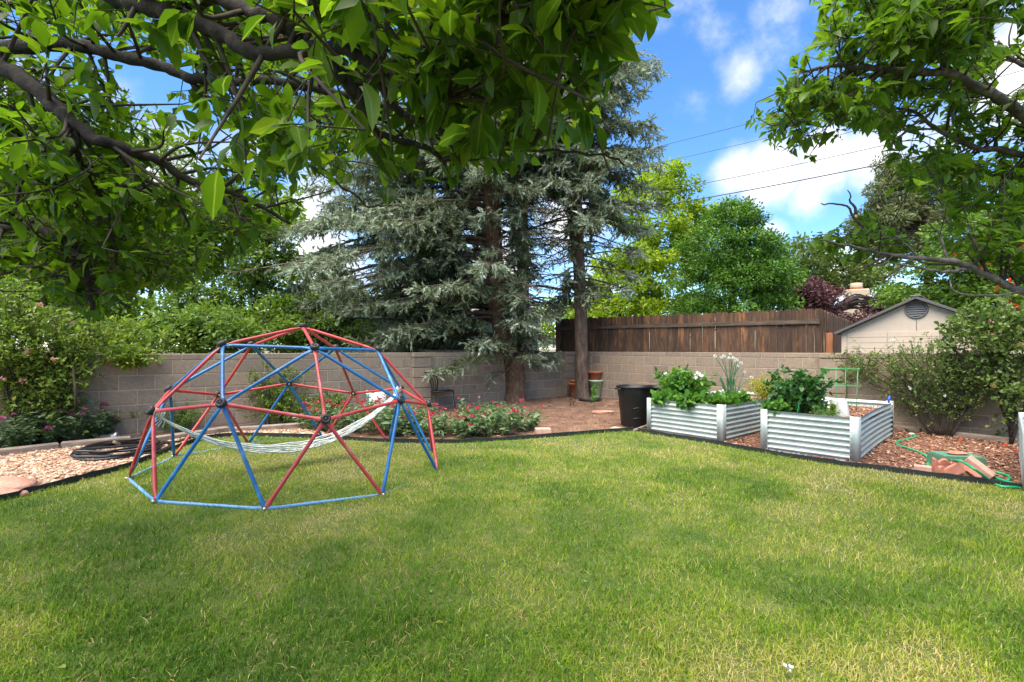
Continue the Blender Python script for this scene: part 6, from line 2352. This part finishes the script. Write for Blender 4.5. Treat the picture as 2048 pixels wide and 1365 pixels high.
Vs, Fq, Ft, As, nv = [], [], [], [], 0
for (n, y0, y1, hgt, wdt, segs) in ((100000, 1.35, 2.4, .026, .0032, 2), (140000, 2.4, 4.0, .026, .0042, 1), (150000, 4.0, 6.2, .028, .0058, 1), (100000, 6.2, 9.2, .028, .0078, 1), (20000, -1.0, 1.35, .036, .006, 1)):
    half = 1.14 if y0 > 0 else 2.2
    p = sample(LAWN, n, y0, y1, half)
    m = len(p)
    dry = dryness(p)
    rn = np.clip(dry + rng.normal(0, .15, m), 0, 1)
    straw = rng.random(m) < np.clip((dry - .28) * .7, .05, .5)
    rn[straw] = rng.uniform(.8, 1.0, straw.sum())
    az = rng.uniform(0, 6.283, m)
    tuft = fbm(p[:, 0] * 1.0, p[:, 1] - 30, 6.0, 3)
    hh = hgt * np.exp(rng.normal(0, .30, m)) * (.55 + .95 * tuft) * np.clip(1.12 - .5 * (dry - .4), .6, 1.3)
    lean = rng.uniform(.2, 1.5, m) + straw * rng.uniform(.4, 1.6, m)
    lean += .0
    b = np.c_[p, gz(p[:, 0], p[:, 1]) - .004]
    dirx = np.c_[np.cos(az), np.sin(az), np.zeros(m)]
    sidev = np.c_[-np.sin(az + rng.normal(0, .6, m)), np.cos(az), np.zeros(m)] * (wdt * np.exp(rng.normal(0, .2, m)) / 2)[:, None]
    ln = np.sqrt(1 + lean ** 2)
    tip = b + dirx * (hh * lean / ln * 1.2)[:, None] + np.c_[np.zeros((m, 2)), hh / ln * 1.15]
    if segs == 2:
        mid = b + dirx * (hh * lean / ln * .42)[:, None] + np.c_[np.zeros((m, 2)), hh * .66 / np.sqrt(ln)]
        V = np.stack([b - sidev, b + sidev, mid + sidev * .8, mid - sidev * .8, tip], 1)
        o = (np.arange(m) * 5)[:, None] + nv
        Fq.append(o + np.array([[0, 1, 2, 3]]))
        Ft.append(o + np.array([[3, 2, 4]]))
        k = 5
    else:
        V = np.stack([b - sidev, b + sidev, tip], 1)
        o = (np.arange(m) * 3)[:, None] + nv
        Ft.append(o + np.array([[0, 1, 2]]))
        k = 3
    Vs.append(V.reshape(-1, 3))
    As.append(np.repeat(rn, k))
    nv += m * k
me = mk('grass', np.vstack(Vs), [np.vstack(Fq), np.vstack(Ft)], M['grass'], {'rnd': np.concatenate(As)}, False)
tag(link('grass', me), 'short patchy green and straw coloured lawn grass', 'grass', kind='stuff')

OCT = (np.array([(1, 0, 0), (0, 1, 0), (-1, 0, 0), (0, -1, 0), (0, 0, .55), (0, 0, -.4)], float) * .5,
       [np.array([(0, 1, 4), (1, 2, 4), (2, 3, 4), (3, 0, 4), (1, 0, 5), (2, 1, 5), (3, 2, 5), (0, 3, 5)])])
CHIP = (np.array([(-.5, -.18, 0), (.5, -.12, 0), (.45, .16, .02), (-.4, .2, 0), (0, 0, .12)], float), [np.array([(0, 1, 4), (1, 2, 4), (2, 3, 4), (3, 0, 4)])])
NEED = (np.array([(-.5, -.03, 0), (.5, -.03, .0), (.5, .03, .02), (-.5, .03, .02)], float), [np.array([(0, 1, 2, 3)])])


def strew(name, poly, n, tm, size, mat, lift, label, cat, tilt=.3, sj=.3, near=None):
    poly = np.asarray(poly)
    lo, hi = poly.min(0), poly.max(0)
    p = rng.uniform(lo, hi, (n, 2))
    p = p[inpoly(p, poly)]
    if near is not None:
        p2 = project(np.c_[p, np.zeros(len(p))])
        p = p[(p2[:, 0] > near[0]) & (p2[:, 0] < near[1]) & (p[:, 1] > .5)]
    m = len(p)
    az = rng.uniform(0, 6.283, m)
    D = np.c_[np.cos(az), np.sin(az), rng.normal(0, tilt, m)]
    N = norm(np.c_[rng.normal(0, tilt, (m, 2)), np.ones(m)])
    s = size * np.exp(rng.normal(0, sj, m))
    P = np.c_[p, gz(p[:, 0], p[:, 1]) + lift + rng.random(m) * size * .25]
    tag(link(name, stamped(name, tm, P, D, N, s, M[mat], None, 1.0, False)), label, cat, kind='stuff')


strew('gravel', GRAV, 28000, OCT, .027, 'pebble', .002, 'pink and tan gravel stones beside the lawn edging', 'gravel', .25, .35, (-200, 2300))
strew('mulch_chips', MUL, 48000, CHIP, .030, 'chip', .004, 'red brown bark chips around the metal beds', 'mulch', .3, .4, (-200, 2300))
strew('leaf_litter', SOIL, 40000, CHIP, .021, 'litter', .003, 'brown needles and leaf litter on the bare dirt', 'litter', .3, .5, (-200, 2300))
for k_, (x0, y0, x1, y1, P, u_, v_) in enumerate(((.05, .05, a1 - .05, 2.36, P1, uf, vf),)):
    q = np.array([xy(P) + u_ * x + v_ * y for x, y in ((x0, y0), (x1, y0), (x1, y1), (x0, y1))])
    lo, hi = q.min(0), q.max(0)
    p = rng.uniform(lo, hi, (2600, 2))
    p = p[inpoly(p, q)]
    m = len(p)
    az = rng.uniform(0, 6.283, m)
    Pz = np.c_[p, np.full(m, P[2] - .02 + .455) + rng.random(m) * .012]
    tag(link('mulch_chips', stamped('mulch_chips', CHIP, Pz, np.c_[np.cos(az), np.sin(az), rng.normal(0, .25, m)], norm(np.c_[rng.normal(0, .3, (m, 2)), np.ones(m)]), .035 * np.exp(rng.normal(0, .35, m)), M['chip'], .35 + .65 * rng.random(m), 1.0, False)),
        'pale bark chips on the soil inside the metal bed', 'mulch', kind='stuff')

# clover patches in the lawn and a few things fallen on it
p = sample(LAWN, 90000, 1.5, 7.5, 1.1)
cw = fbm(p[:, 0] + 7, p[:, 1] + 3, .8, 3)
p = p[(cw > .60) & (rng.random(len(p)) < np.clip((cw - .60) * 9, 0, 1))][:1500]
m = len(p)
az = rng.uniform(0, 6.283, m)
tag(link('clover', stamped('clover', ROUND, np.c_[p, gz(p[:, 0], p[:, 1]) + rng.uniform(.010, .034, m)], np.c_[np.cos(az), np.sin(az), rng.normal(.1, .25, m)],
         norm(np.c_[rng.normal(0, .35, (m, 2)), np.ones(m)]), .012 * np.exp(rng.normal(0, .25, m)), M['leaf_bed'], None, 1.0, True)), 'dark green clover leaves spreading in the lawn', 'clover', kind='stuff')
FLF = mk('fallen_leaf', *leaf_tmpl(.22, .10, .22), M['leaf_dill'], None, True)
for (x, y) in ((570, 1128), (132, 1335), (102, 1046), (1810, 1066), (1330, 1300), (870, 1246), (1585, 1164)):
    q = gpt(x, y, .030)
    o = link('fallen_leaf', FLF, None, tuple(q))
    o.scale = (.045,) * 3
    o.rotation_euler = (rng.normal(0, .3), rng.normal(0, .3), rng.uniform(0, 6))
    tag(o, 'small yellow leaf fallen on the lawn grass', 'leaf', 'yellow leaves fallen on the lawn')
q = gpt(1577, 1337, .03)
o = link('fallen_petal', FL_WHITE[0], None, tuple(q))
o.scale = (.35, .35, .3)
tag(o, 'crumpled white petal lying in the near grass', 'petal')
